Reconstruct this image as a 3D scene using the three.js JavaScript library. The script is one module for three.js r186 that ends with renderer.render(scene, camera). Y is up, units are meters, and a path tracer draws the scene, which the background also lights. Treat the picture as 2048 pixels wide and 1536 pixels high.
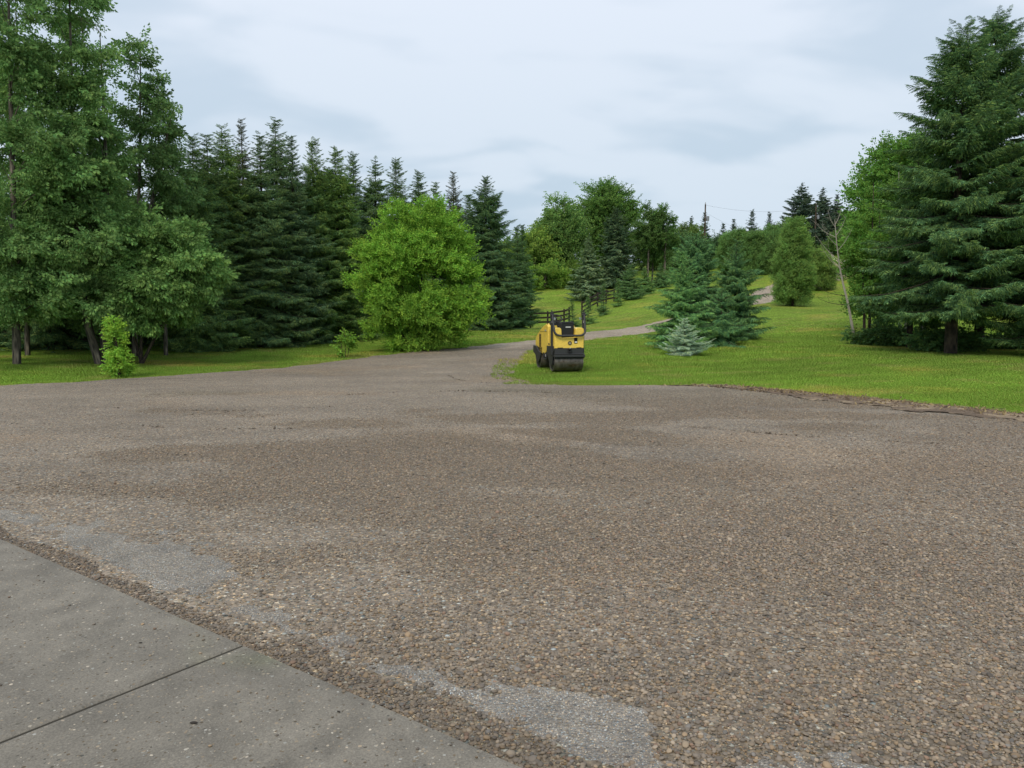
import * as THREE from 'three';
import { mergeGeometries } from 'three/addons/utils/BufferGeometryUtils.js';
import { RoundedBoxGeometry } from 'three/addons/geometries/RoundedBoxGeometry.js';

// ---------------------------------------------------------------- camera, sky, sun, exposure
const scene = new THREE.Scene();
const camera = new THREE.PerspectiveCamera(54.24, 1024 / 768, 0.1, 2000);
camera.position.set(0, 1.68, 0);
camera.rotation.set(-5.18 * Math.PI / 180, 0, 0);
const renderer = new THREE.WebGLRenderer({ antialias: true });
renderer.toneMapping = THREE.LinearToneMapping;
renderer.toneMappingExposure = 1.5;
renderer.shadowMap.enabled = true;

function rng(seed) { let a = seed >>> 0; return () => { a = (a + 0x6D2B79F5) | 0; let t = Math.imul(a ^ (a >>> 15), 1 | a); t = (t + Math.imul(t ^ (t >>> 7), 61 | t)) ^ t; return ((t ^ (t >>> 14)) >>> 0) / 4294967296; }; }
function hash(x, y, s) { let h = Math.imul(x, 374761393) ^ Math.imul(y, 668265263) ^ Math.imul(s + 11, 1274126177); h = Math.imul(h ^ (h >>> 13), 1274126177); return ((h ^ (h >>> 16)) >>> 0) / 4294967296; }
function vnoise(x, y, s = 0, wrap = 0) {
  const xi = Math.floor(x), yi = Math.floor(y); let fx = x - xi, fy = y - yi; fx = fx * fx * (3 - 2 * fx); fy = fy * fy * (3 - 2 * fy);
  const w = (n) => wrap ? ((n % wrap) + wrap) % wrap : n;
  const a = hash(w(xi), w(yi), s), b = hash(w(xi + 1), w(yi), s), c = hash(w(xi), w(yi + 1), s), d = hash(w(xi + 1), w(yi + 1), s);
  return a + (b - a) * fx + (c - a) * fy + (a - b - c + d) * fx * fy;
}
function fbm(x, y, oct = 4, s = 0, wrap = 0) { let v = 0, a = 0.5, n = 0; for (let i = 0; i < oct; i++) { v += a * vnoise(x, y, s + i * 7, wrap); n += a; x *= 2; y *= 2; wrap *= 2; a *= 0.5; } return v / n; }
const lerp = (a, b, t) => a + (b - a) * t, clamp = (x, a = 0, b = 1) => Math.min(b, Math.max(a, x));
const smooth = (a, b, x) => { const t = clamp((x - a) / (b - a)); return t * t * (3 - 2 * t); };

{ // overcast sky: thin lit cloud sheet with soft blue-grey undersides, bluer and dimmer towards the horizon all round
  const W = 2048, Hh = 1024, data = new Float32Array(W * Hh * 4);
  for (let j = 0; j < Hh; j++) {
    const el = ((j + 0.5) / Hh - 0.5) * Math.PI, y = Math.sin(el), c = Math.cos(el);
    for (let i = 0; i < W; i++) {
      const az = ((i + 0.5) / W - 0.5) * 2 * Math.PI, x = c * Math.cos(az), z = c * Math.sin(az);
      const k = 1 / (Math.max(y, 0) + 0.22), u = x * k, v = z * k;
      const wx = fbm(u * 1.1 + 5, v * 1.1 + 9, 3, 3) - 0.5, wy = fbm(u * 1.1 + 40, v * 1.1 + 19, 3, 4) - 0.5;
      const n = fbm(u * 1.7 + wx * 2.2 + 30, v * 3.0 + wy * 2.2 + 30, 6, 1);
      const m = fbm(u * 0.6 + 70, v * 0.6 + 50, 3, 2);
      const w2 = fbm(u * 4.5 + wx * 3 + 12, v * 8 + wy * 3 + 60, 5, 8), d = clamp(0.5 + (n - 0.5) * 1.8 + (m - 0.5) * 0.8 + (w2 - 0.5) * 0.75);
      const h = smooth(0.0, 0.55, y);
      const lo = [lerp(0.35, 0.43, h), lerp(0.44, 0.495, h), lerp(0.52, 0.585, h)], hi = [lerp(0.43, 0.545, h), lerp(0.505, 0.59, h), lerp(0.575, 0.67, h)];
      const o = (j * W + i) * 4, t = smooth(0.12, 0.72, d);
      for (let q = 0; q < 3; q++) data[o + q] = lerp(lo[q], hi[q], t);
      data[o + 3] = 1;
    }
  }
  const sky = new THREE.DataTexture(data, W, Hh, THREE.RGBAFormat, THREE.FloatType);
  sky.mapping = THREE.EquirectangularReflectionMapping; sky.magFilter = THREE.LinearFilter; sky.needsUpdate = true;
  scene.background = sky; scene.environment = sky;
}
const sun = new THREE.DirectionalLight(0xfff4e4, 1.5);
sun.position.set(-30, 88, 50); sun.target.position.set(0, 0, -30); scene.add(sun, sun.target);
sun.castShadow = true; sun.shadow.radius = 34; sun.shadow.mapSize.set(2048, 2048);
Object.assign(sun.shadow.camera, { left: -90, right: 90, top: 90, bottom: -90, near: 1, far: 300 });

// ---------------------------------------------------------------- helpers
const used = {};
function numbered(name) { const n = used[name] = (used[name] ?? -1) + 1; return n ? `${name}_${String(n).padStart(3, '0')}` : name; }
const shade = (o) => o.traverse((m) => { if (m.isMesh) { m.castShadow = true; m.receiveShadow = true; } });
function tag(o, label, category, group, kind) { if (label) o.userData.label = label; if (category) o.userData.category = category; if (group) o.userData.group = group; if (kind) o.userData.kind = kind; return o; }
function thing(name, label, category, [x, y, z], turn = 0, group) { const o = new THREE.Group(); o.name = numbered(name); o.position.set(x, y, z); o.rotation.y = turn; scene.add(o); return tag(o, label, category, group); }
function part(name, geo, mat, parent) { const m = new THREE.Mesh(geo, mat); m.name = name; parent.add(m); m.castShadow = m.receiveShadow = true; return m; }
function struct(name, geo, mat, label) { const m = part(numbered(name), geo, mat, scene); m.userData.kind = 'structure'; if (label) m.userData.label = label; return m; }
const lin = (r, g, b) => new THREE.Color().setRGB(r, g, b);
const std = (r, g, b, rough = 0.8, extra = {}) => new THREE.MeshStandardMaterial({ color: lin(r, g, b), roughness: rough, ...extra });
function merge(list) { return mergeGeometries(list.map((g) => { g = g.index ? g.toNonIndexed() : g; for (const k of Object.keys(g.attributes)) if (!['position', 'normal', 'uv'].includes(k)) g.deleteAttribute(k); if (!g.attributes.uv) g.setAttribute('uv', new THREE.BufferAttribute(new Float32Array(g.attributes.position.count * 2), 2)); return g; })); }
function tube(pts, r0, r1, sides = 6, segs = 0) { // tapered tube through points
  const curve = new THREE.CatmullRomCurve3(pts.map((p) => p.isVector3 ? p : new THREE.Vector3(...p)));
  const n = segs || Math.max(1, pts.length * 2 - 2), g = new THREE.TubeGeometry(curve, n, 1, sides, false), P = g.attributes.position, N = g.attributes.normal;
  for (let i = 0; i <= n; i++) { const r = lerp(r0, r1, i / n); for (let j = 0; j <= sides; j++) { const k = i * (sides + 1) + j; P.setXYZ(k, P.getX(k) - N.getX(k) * (1 - r), P.getY(k) - N.getY(k) * (1 - r), P.getZ(k) - N.getZ(k) * (1 - r)); } }
  return g;
}
function dataTex(size, fn, srgb, repeat) { // fn(u, v) -> [r, g, b] 0..1, in sRGB values when srgb
  const d = new Uint8Array(size * size * 4);
  for (let j = 0; j < size; j++) for (let i = 0; i < size; i++) { const c = fn(i, j), o = (j * size + i) * 4; d[o] = clamp(c[0]) * 255; d[o + 1] = clamp(c[1]) * 255; d[o + 2] = clamp(c[2]) * 255; d[o + 3] = 255; }
  const t = new THREE.DataTexture(d, size, size); t.magFilter = THREE.LinearFilter; t.minFilter = THREE.LinearMipmapLinearFilter; t.generateMipmaps = true; t.wrapS = t.wrapT = THREE.RepeatWrapping; if (srgb) t.colorSpace = THREE.SRGBColorSpace; if (repeat) t.repeat.set(repeat, repeat); t.needsUpdate = true; return t;
}

// ---------------------------------------------------------------- terrain: thin plate through surveyed spots [x, z, height]
const spots = [];
for (const z of [8, 0, -5, -10, -15]) for (const x of [-30, -18, -8, 0, 8, 18, 30]) spots.push([x, z, x > 10 && z < -8 ? 0.1 : 0]);
spots.push([-12.3, -18, 0], [-8.6, -22.4, 0], [-7.1, -25, 0.04], [-5.9, -27.5, 0.12], [-4.4, -29.5, 0.22], [0, -21, 0], [1.6, -22.5, 0], [5.2, -18, 0.02],
  [-1.45, -34, 0.34], [0.9, -37, 0.4], [3.8, -39, 0.38], [4.5, -46, 0.74], [9.4, -46, 0.74], [10.6, -52, 1.38], [21, -68, 3.1], [27.6, -80, 4.92],
  [1.4, -56, 0.8], [4.2, -60, 0.95], [9.7, -72, 2.95], [2.8, -75, 3.2], [4.8, -95, 6.15], [14.6, -80, 4.5], [4.4, -55, 0.85], [5.7, -56, 1.1], [7.3, -60, 1.8], [9, -64, 2.5], [10.5, -68, 3.15], [12.5, -72, 3.8], [15.7, -80, 4.7],
  [6.3, -27, 0.27], [7.5, -30, 0.46], [10, -32, 0.7], [15.3, -32, 0.42], [15.7, -26, 0.38], [15.7, -22, 0.3], [10, -22, 0.16], [4, -27, 0.36], [8, -24, 0.12], [22.9, -62, 2.5], [30.3, -75, 4.1], [21.8, -50, 1.8], [33, -110, 9.4], [43, -105, 9.7], [27, -105, 8.6],
  [-13.4, -24, 0.17], [-10.7, -34, 0.34], [-0.7, -46, 0.9], [-12.5, -30, 0.3], [-15, -22, 0.25], [6, -90, 5.6], [11.8, -95, 5.9], [7.6, -75, 3.3], [45.5, -120, 12], [29, -86, 6.2],
  [-40, -20, 0.4], [-40, -60, 1.2], [-18, -60, 1.2], [-15, -95, 4.5], [45, -25, 0.8], [45, -50, 2.5], [62, -75, 6], [75, -115, 11], [0, -135, 9.5], [40, -150, 12.5], [-45, -130, 6], [0, -220, 10], [80, -220, 12], [-90, -60, 3], [110, -60, 6], [-60, 40, 0], [60, 40, 0]);
const T = (() => {
  const n = spots.length, N = n + 3, A = Array.from({ length: N }, () => new Float64Array(N + 1)), ph = (r2) => r2 > 0 ? r2 * Math.log(r2) : 0;
  for (let i = 0; i < n; i++) { const [x, z, h] = spots[i]; for (let j = 0; j < n; j++) A[i][j] = ph((x - spots[j][0]) ** 2 + (z - spots[j][1]) ** 2); A[i][i] += 6; A[i][n] = A[n][i] = 1; A[i][n + 1] = A[n + 1][i] = x; A[i][n + 2] = A[n + 2][i] = z; A[i][N] = h; }
  for (let c = 0; c < N; c++) { let p = c; for (let r = c + 1; r < N; r++) if (Math.abs(A[r][c]) > Math.abs(A[p][c])) p = r; [A[c], A[p]] = [A[p], A[c]]; for (let r = 0; r < N; r++) if (r !== c) { const k = A[r][c] / A[c][c]; if (k) for (let q = c; q <= N; q++) A[r][q] -= k * A[c][q]; } }
  const w = A.map((r, i) => r[N] / r[i]);
  const raw = (x, z) => { let v = w[n] + w[n + 1] * x + w[n + 2] * z; for (let i = 0; i < n; i++) v += w[i] * ph((x - spots[i][0]) ** 2 + (z - spots[i][1]) ** 2); return v; };
  return (x, z) => { const cx = clamp(x, -95, 110), cz = clamp(z, -220, 40); return clamp(raw(cx, cz), -0.6, 16); };
})();

// ---------------------------------------------------------------- outlines of the gravel yard and drive (x, z)
const farEdge = [[-60, -3], [-30, -10], [-20, -14], [-12.3, -17.9], [-11.1, -19.05], [-10, -20.6], [-8.6, -22.4], [-7.1, -25], [-5.9, -27.5], [-4.4, -29.5], [-1.45, -34], [0.9, -38.6], [4.5, -46], [10.6, -52.4], [16.5, -60.5], [21, -69], [25, -77], [29, -82.5], [34.5, -88], [41, -93], [50, -98], [60, -101]];
const nearEdge = [[60, -96], [50, -93.5], [42, -89], [35.5, -84], [30.6, -78], [24.4, -69], [20, -62], [15, -54.5], [9.4, -46.5], [6.5, -43], [3.8, -39], [2.2, -34], [0.75, -28.5], [0.25, -24.5], [0.05, -21.2], [0.7, -18.8], [2.1, -18.2], [3.4, -18.15], [5.24, -17.8], [6.67, -16.1], [7.65, -14.7], [8.8, -12.8], [13, -8], [30, 0], [60, 10]];
const yard = [...farEdge, ...nearEdge, [60, 14], [-60, 14]];
function sdf(poly, x, z) { // > 0 inside
  let d = Infinity, ins = false;
  for (let i = 0, j = poly.length - 1; i < poly.length; j = i++) {
    const [xi, zi] = poly[i], [xj, zj] = poly[j], ex = xj - xi, ez = zj - zi, t = clamp(((x - xi) * ex + (z - zi) * ez) / (ex * ex + ez * ez));
    d = Math.min(d, (x - xi - ex * t) ** 2 + (z - zi - ez * t) ** 2);
    if ((zi > z) !== (zj > z) && x < (xj - xi) * (z - zi) / (zj - zi) + xi) ins = !ins;
  }
  return ins ? Math.sqrt(d) : -Math.sqrt(d);
}
const ragged = (x, z) => (fbm(x * 1.3 + 90, z * 1.3 + 40, 4, 21) - 0.5) * 0.7 + (vnoise(x * 9, z * 9, 5) - 0.5) * 0.12;
const yardIn = (x, z) => sdf(yard, x, z) + ragged(x, z) * (z > -60 ? 1 : 0.5);
const yardY = (x, z, s) => T(x, z) - 0.015 + 0.045 * smooth(-0.02, 0.35, s);
function clipSheet(x0, x1, z0, z1, cell, inside, height, color, uvScale) { // grid of triangles cut along inside = 0
  const P = [], N = [], C = [], U = [];
  const nx = Math.ceil((x1 - x0) / cell), nz = Math.ceil((z1 - z0) / cell), cache = new Map();
  const vert = (i, j) => { const k = i * 100003 + j; let v = cache.get(k); if (!v) { const x = x0 + i * cell, z = z0 + j * cell, s = inside(x, z); v = [x, s > -cell * 2 ? height(x, z, s) : 0, z, s]; cache.set(k, v); } return v; };
  const put = (v) => { P.push(v[0], v[1], v[2]); U.push(v[0] * uvScale, v[2] * uvScale); if (!v.n) { const e = 0.15, s = v[3]; v.n = new THREE.Vector3(height(v[0] - e, v[2], s) - height(v[0] + e, v[2], s), 2 * e, height(v[0], v[2] - e, s) - height(v[0], v[2] + e, s)).normalize(); v.c = color(v[0], v[2], v[3]); } N.push(v.n.x, v.n.y, v.n.z); C.push(...v.c); };
  const cut = (a, b) => { const t = a[3] / (a[3] - b[3]); return [lerp(a[0], b[0], t), lerp(a[1], b[1], t), lerp(a[2], b[2], t), 0]; };
  for (let i = 0; i < nx; i++) { for (let j = 0; j < nz; j++) {
    const a = vert(i, j), b = vert(i, j + 1), c = vert(i + 1, j + 1), d = vert(i + 1, j);
    for (const tri of [[a, b, c], [a, c, d]]) {
      const out = []; for (let k = 0; k < 3; k++) { const p = tri[k], q = tri[(k + 1) % 3]; if (p[3] > 0) out.push(p); if ((p[3] > 0) !== (q[3] > 0)) out.push(cut(p, q)); }
      for (let k = 2; k < out.length; k++) { put(out[0]); put(out[k - 1]); put(out[k]); }
    }
  } for (let j = 0; j <= nz; j++) cache.delete(i * 100003 + j); }
  const g = new THREE.BufferGeometry();
  g.setAttribute('position', new THREE.Float32BufferAttribute(P, 3)); g.setAttribute('normal', new THREE.Float32BufferAttribute(N, 3)); g.setAttribute('color', new THREE.Float32BufferAttribute(C, 3)); g.setAttribute('uv', new THREE.Float32BufferAttribute(U, 2));
  return g;
}

// ---------------------------------------------------------------- lawn and fields: one sheet to the horizon
const mown = (x, z) => { // sward colour: fresh green with drier, yellower spots and faint mowing passes
  const a = fbm(x * 0.22 + 11, z * 0.22 + 3, 4, 31), b = fbm(x * 1.1 + 7, z * 1.1 + 1, 3, 32), dry = smooth(0.56, 0.8, fbm(x * 0.35 + 60, z * 0.6 + 20, 4, 33)), pass = Math.sin((x * 0.35 + z * 0.94) * 4.2 + a * 5) * 0.05;
  const worn = smooth(0.6, 0.72, fbm(x * 0.9 + 33, z * 1.3 + 71, 4, 34)), k = 0.66 + a * 0.36 + b * 0.34 + pass;
  return [lerp(lerp(0.124, 0.19, dry), 0.22, worn * 0.3) * k, lerp(lerp(0.21, 0.225, dry), 0.19, worn * 0.3) * k, lerp(lerp(0.026, 0.038, dry), 0.07, worn * 0.3) * k];
};
const lawnTexture = dataTex(1024, (i, j) => { const n = fbm(i / 4, j / 4, 3, 41, 256), m = fbm(i / 32, j / 32, 3, 42, 32), v = 0.62 + (n - 0.5) * 0.75 + (m - 0.5) * 0.35; return [v * 1.03, v, v * 0.95]; }, true);
const lawnBump = dataTex(1024, (i, j) => { const n = fbm(i / 3, j / 3, 3, 43, 341); return [n, n, n]; });
const lawnMat = new THREE.MeshPhysicalMaterial({ color: lin(3.15, 3.1, 3.3), roughness: 0.95, specularIntensity: 0.2, vertexColors: true, map: lawnTexture, bumpMap: lawnBump, bumpScale: 0.02 });
{
  const xs = [], zs = [];
  for (let x = -255; x < -45; x += 35) xs.push(x); for (let x = -45; x <= 60; x += 0.5) xs.push(x); for (let x = 70; x <= 280; x += 35) xs.push(x);
  for (let z = 87; z > 12; z -= 25) zs.push(z); for (let z = 12; z >= -130; z -= 0.5) zs.push(z); for (let z = -140; z >= -420; z -= 28) zs.push(z);
  const P = [], C = [], U = [], I = [];
  for (const z of zs) for (const x of xs) { const y = T(x, z) - (yardIn(x, z) > 0.6 ? 0.03 : 0); P.push(x, y, z); C.push(...mown(x, z)); U.push(x / 3.1, z / 3.1); }
  const w = xs.length; for (let j = 0; j + 1 < zs.length; j++) for (let i = 0; i + 1 < w; i++) { const a = j * w + i; I.push(a, a + 1, a + w + 1, a, a + w + 1, a + w); }
  const g = new THREE.BufferGeometry(); g.setAttribute('position', new THREE.Float32BufferAttribute(P, 3)); g.setAttribute('color', new THREE.Float32BufferAttribute(C, 3)); g.setAttribute('uv', new THREE.Float32BufferAttribute(U, 2)); g.setIndex(I); g.computeVertexNormals();
  struct('lawn', g, lawnMat, 'mown green lawn running up the slopes behind the yard');
}

// ---------------------------------------------------------------- gravel yard and drive
const lanes = [[[-9, -7.5], [-5, -9.6], [0, -11.2], [6, -11.6], [12, -9.5]], [[-9, -9.2], [-5, -11.4], [0, -13], [6, -13.2], [12, -11]], [[-12, -15.5], [-6, -17.2], [-2, -20], [0, -25], [2.2, -32]], [[-12, -13.6], [-6, -15.2], [-1, -17.6], [-1.4, -22], [-1, -28]], [[9, -6], [5, -7.4], [1.5, -9], [-2, -12.5], [-3.4, -18]], [[10, -7.6], [6, -9], [3, -10.4], [-0.4, -14], [-1.8, -19]]].map((l) => new THREE.CatmullRomCurve3(l.map(([x, z]) => new THREE.Vector3(x, 0, z))).getPoints(14).map((q) => [q.x, q.z]));
const lane = (x, z) => { let d = 9; for (const l of lanes) for (let i = 1; i < l.length; i++) { const [ax, az] = l[i - 1], ex = l[i][0] - ax, ez = l[i][1] - az, t = clamp(((x - ax) * ex + (z - az) * ez) / (ex * ex + ez * ez)); d = Math.min(d, Math.hypot(x - ax - ex * t, z - az - ez * t)); } return smooth(0.6, 0.12, d + (fbm(x * 1.4, z * 1.4, 3, 59) - 0.5) * 0.5); }; // wheel and roller passes
const packedHere = new Map(), packed = (x, z) => { const i = Math.round(x * 11), j = Math.round(z * 11), key = i * 65536 + j; let v = packedHere.get(key); if (v === undefined) packedHere.set(key, v = packedAt(i / 11, j / 11)); return v; };
const packedAt = (x, z) => { // 1 where fines are driven hard and smooth, 0 where loose stones lie
  const n = fbm(x * 0.28 + 4, z * 0.5 + 8, 4, 51), left = smooth(-1, -6, x + (z + 9) * 0.35);
  const east = smooth(4, 8, x) * smooth(-7, -10, z);
  return clamp(smooth(0.44, 0.64, n + left * 0.17 + lane(x, z) * 0.17 + east * 0.08 - 0.05 * smooth(7, 4, -z)));
};
const coarse = (x, z) => smooth(-0.7, 0.7, x * 0.5 + (z + 5.6) * 0.55 + (fbm(x * 0.6, z * 0.6, 3, 57) - 0.5) * 1.6); // where clean stone was tipped last
const grit = (() => { const r = rng(77), S = 1024, h = new Float32Array(S * S), c = new Float32Array(S * S * 3).fill(0.5); // small stones pressed into fines, tile of 3 m
  for (let i = 0; i < S * S; i++) { const n = fbm((i % S) / 8, Math.floor(i / S) / 8, 3, 61, 128); h[i] = n * 0.35; const v = 0.43 + (n - 0.5) * 0.3; c[i * 3] = v * 1.02; c[i * 3 + 1] = v * 0.97; c[i * 3 + 2] = v * 0.9; }
  for (let k = 0; k < 26000; k++) { const cx = r() * S, cy = r() * S, a = 1.3 + r() * r() * 4.2, b = a * (0.55 + r() * 0.45), th = r() * 3.14, ct = Math.cos(th), st = Math.sin(th), tone = 0.3 + r() * 0.42, warm = (r() - 0.4) * 0.13, R = Math.ceil(a) + 1;
    for (let dy = -R; dy <= R; dy++) for (let dx = -R; dx <= R; dx++) { const u = (dx * ct + dy * st) / a, v = (-dx * st + dy * ct) / b, q = u * u + v * v; if (q < 1) { const o = (((Math.floor(cy) + dy + S) % S) * S + (Math.floor(cx) + dx + S) % S); h[o] = 0.4 + Math.sqrt(1 - q) * 0.6 * Math.min(1, a / 3); c[o * 3] = tone + warm; c[o * 3 + 1] = tone; c[o * 3 + 2] = tone - warm * 1.1 - 0.03; } } }
  return { color: dataTex(S, (i, j) => { const o = (j * S + i) * 3; return [c[o], c[o + 1], c[o + 2]]; }, true), bump: dataTex(S, (i, j) => { const v = h[j * S + i]; return [v, v, v]; }) }; })();
const yardTone = (x, z, s) => {
  const p = packed(x, z), a = fbm(x * 0.5 + 30, z * 0.9 + 12, 4, 52), red = smooth(0.55, 0.75, fbm(x * 0.3 + 2, z * 0.5 + 77, 3, 53)), f = fbm(x * 5, z * 5, 2, 54);
  let k = 0.84 + (a - 0.5) * 0.5 + (f - 0.5) * 0.22 + p * 0.16;
  const rut = smooth(0.75, 0.97, vnoise((x * 0.42 + z * 0.91) * 3.1 + fbm(x * 0.2, z * 0.2, 2, 55) * 3, (x * 0.91 - z * 0.42) * 0.22, 56)) * 0.14;
  k -= rut; const lime = smooth(0.42, 0.6, fbm(x * 0.5 + 14, z * 0.5 + 6, 4, 58) * 0.6 + clamp((-z - 27) / 16) * 0.55); // lime: not limestone but the grazing-view paleness of the drive, painted into colour
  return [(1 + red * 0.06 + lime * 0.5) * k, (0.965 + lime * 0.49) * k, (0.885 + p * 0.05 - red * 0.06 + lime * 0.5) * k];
};
const gravelMat = new THREE.MeshStandardMaterial({ color: lin(1.2, 1.125, 1.02), roughness: 0.95, vertexColors: true, map: grit.color, bumpMap: grit.bump, bumpScale: 0.012 });
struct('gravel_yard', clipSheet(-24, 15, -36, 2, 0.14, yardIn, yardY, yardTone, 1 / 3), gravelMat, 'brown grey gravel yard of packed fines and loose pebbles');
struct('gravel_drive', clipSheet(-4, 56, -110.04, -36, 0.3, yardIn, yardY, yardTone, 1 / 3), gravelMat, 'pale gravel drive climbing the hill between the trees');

// ---------------------------------------------------------------- concrete apron: panels with a joint between them
const e0 = new THREE.Vector2(-3.76, -5.38), e1 = new THREE.Vector2(0.06, -2.56), along = e1.clone().sub(e0).normalize(), inward = new THREE.Vector2(-along.y, along.x);
if (inward.y < 0) inward.negate();
const slabPoint = (a, b) => [e0.x + along.x * a + inward.x * b, e0.y + along.y * a + inward.y * b];
const jointAt = 3.02, slabCoord = (x, z) => [(x - e0.x) * along.x + (z - e0.y) * along.y, (x - e0.x) * inward.x + (z - e0.y) * inward.y];
const concrete = (() => { const r = rng(5), S = 2048, c = new Float32Array(S * S * 3), h = new Float32Array(S * S);
  for (let j = 0; j < S; j++) for (let i = 0; i < S; i++) { const o = j * S + i, n = fbm(i / 5, j / 5, 3, 71, 410), m = fbm(i / 130, j / 130, 4, 72, 16), v = 0.44 + (n - 0.5) * 0.15 + (m - 0.5) * 0.12; c[o * 3] = v * 1.01; c[o * 3 + 1] = v * 0.965; c[o * 3 + 2] = v * 0.885; h[o] = 0.6 + (n - 0.5) * 0.3; }
  for (let k = 0; k < 15000; k++) { const big = r(), a = 1.2 + big * big * big * 6, b = a * (0.5 + r() * 0.5), th = r() * 3.14, cx = r() * S, cy = r() * S, ct = Math.cos(th), st = Math.sin(th), q0 = r(), tone = q0 < 0.62 ? 0.45 + r() * r() * 0.26 : 0.27 + r() * 0.14, w = r() * 0.06, R = Math.ceil(a) + 1;
    for (let dy = -R; dy <= R; dy++) for (let dx = -R; dx <= R; dx++) { const u = (dx * ct + dy * st) / a, v = (-dx * st + dy * ct) / b; if (u * u + v * v < 1) { const o = ((Math.floor(cy) + dy + S) % S) * S + (Math.floor(cx) + dx + S) % S; c[o * 3] = tone + w; c[o * 3 + 1] = tone; c[o * 3 + 2] = tone - w - 0.02; h[o] = q0 < 0.62 ? 0.75 : 0.3; } } }
  // two dark damp spots where water dripped, near the joint end of the second panel
  return { color: dataTex(S, (i, j) => { const o = (j * S + i) * 3; return [c[o], c[o + 1], c[o + 2]]; }, true), bump: dataTex(S, (i, j) => { const v = h[j * S + i]; return [v, v, v]; }) }; })();
{
  const apron = new THREE.Group(); apron.name = 'concrete_apron'; apron.userData.kind = 'structure'; apron.userData.label = 'grey exposed aggregate concrete apron'; scene.add(apron);
  const mat = new THREE.MeshStandardMaterial({ color: lin(1, 1, 1), roughness: 0.86, vertexColors: true, map: concrete.color, bumpMap: concrete.bump, bumpScale: 0.003 });
  const panel = (a0, a1, b0, b1, name) => {
    const top = 0.06, n = 90, ch = 0.012, P = [], U = [], C = [], I = [], as = [], bs = [];
    const axis = (lo, hi, fine) => { const o = [lo, lo + ch]; for (let v = lo + ch + 0.07; v < hi - ch - 0.02; v += 0.07) o.push(v); o.push(hi - ch, hi); return o; };
    const A = axis(a0, a1), B = axis(b0, b1);
    const stain = (a, b) => { const s1 = (a - 4.05) ** 2 / 0.006 + (b - 0.60) ** 2 / 0.012, s2 = (a - 4.1) ** 2 / 0.004 + (b - 0.36) ** 2 / 0.002, n1 = fbm(a * 14, b * 14, 3, 75) - 0.5; return 1 - 0.4 * smooth(1.1, 0.75, s1 + n1 * 1.6) - 0.2 * smooth(1.1, 0.7, s2 + n1 * 1.6); };
    A.forEach((a, i) => B.forEach((b, j) => { const edge = i === 0 || j === 0 || i === A.length - 1 || j === B.length - 1, [x, z] = slabPoint(a, b), w = fbm(a * 0.9 + 3, b * 0.9 + 5, 4, 73), damp = smooth(0.5, 0.72, fbm(a * 0.55 + 20, b * 1.6 + 2, 3, 74)), moss = smooth(0.55, 0.8, fbm(a * 2 + 50, b * 2 + 9, 3, 76)) * smooth(0.5, 0.05, b), k = (1.02 + (w - 0.5) * 0.4 - damp * 0.12) * stain(a, b);
      P.push(x, top - (edge ? ch * 0.8 : 0), z); U.push(a / 2.2, b / 2.2); C.push(k * (1 - moss * 0.1), k, k * (0.97 - moss * 0.22)); }));
    const w = B.length; for (let i = 0; i + 1 < A.length; i++) for (let j = 0; j + 1 < w; j++) { const q = i * w + j; I.push(q, q + 1, q + w + 1, q, q + w + 1, q + w); }
    const rim = []; for (let j = 0; j < w; j++) rim.push(j); for (let i = 1; i < A.length; i++) rim.push(i * w + w - 1); for (let j = w - 2; j >= 0; j--) rim.push((A.length - 1) * w + j); for (let i = A.length - 2; i >= 0; i--) rim.push(i * w);
    const s0 = P.length / 3; rim.forEach((q) => { P.push(P[q * 3], P[q * 3 + 1], P[q * 3 + 2]); P.push(P[q * 3], -0.12, P[q * 3 + 2]); U.push(U[q * 2], 0, U[q * 2], 0.07); C.push(0.8, 0.8, 0.78, 0.8, 0.8, 0.78); });
    for (let i = 0; i + 1 < rim.length; i++) { const q = s0 + i * 2; I.push(q, q + 2, q + 1, q + 1, q + 2, q + 3); }
    const g = new THREE.BufferGeometry(); g.setAttribute('position', new THREE.Float32BufferAttribute(P, 3)); g.setAttribute('uv', new THREE.Float32BufferAttribute(U, 2)); g.setAttribute('color', new THREE.Float32BufferAttribute(C, 3)); g.setIndex(I); g.computeVertexNormals();
    part('slab', g, mat, apron);
  };
  panel(-4.2, jointAt - 0.011, 0, 7, 'slab'); panel(jointAt + 0.011, 9.5, 0, 7, 'slab');
  const fill = new THREE.BufferGeometry(), q = [[jointAt - 0.02, 0.03], [jointAt + 0.02, 0.03], [jointAt - 0.02, 7], [jointAt + 0.02, 7]].map(([a, b]) => { const [x, z] = slabPoint(a, b); return [x, 0.034, z]; });
  fill.setAttribute('position', new THREE.Float32BufferAttribute(q.flat(), 3)); fill.setAttribute('uv', new THREE.Float32BufferAttribute([0, 0, 0.1, 0, 0, 20, 0.1, 20], 2)); fill.setIndex([0, 2, 1, 1, 2, 3]); fill.computeVertexNormals();
  part('joint_filler', fill, std(0.05, 0.047, 0.04, 0.95), apron);
}
const onSlab = (x, z) => { const [, b] = slabCoord(x, z); return b; };

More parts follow.
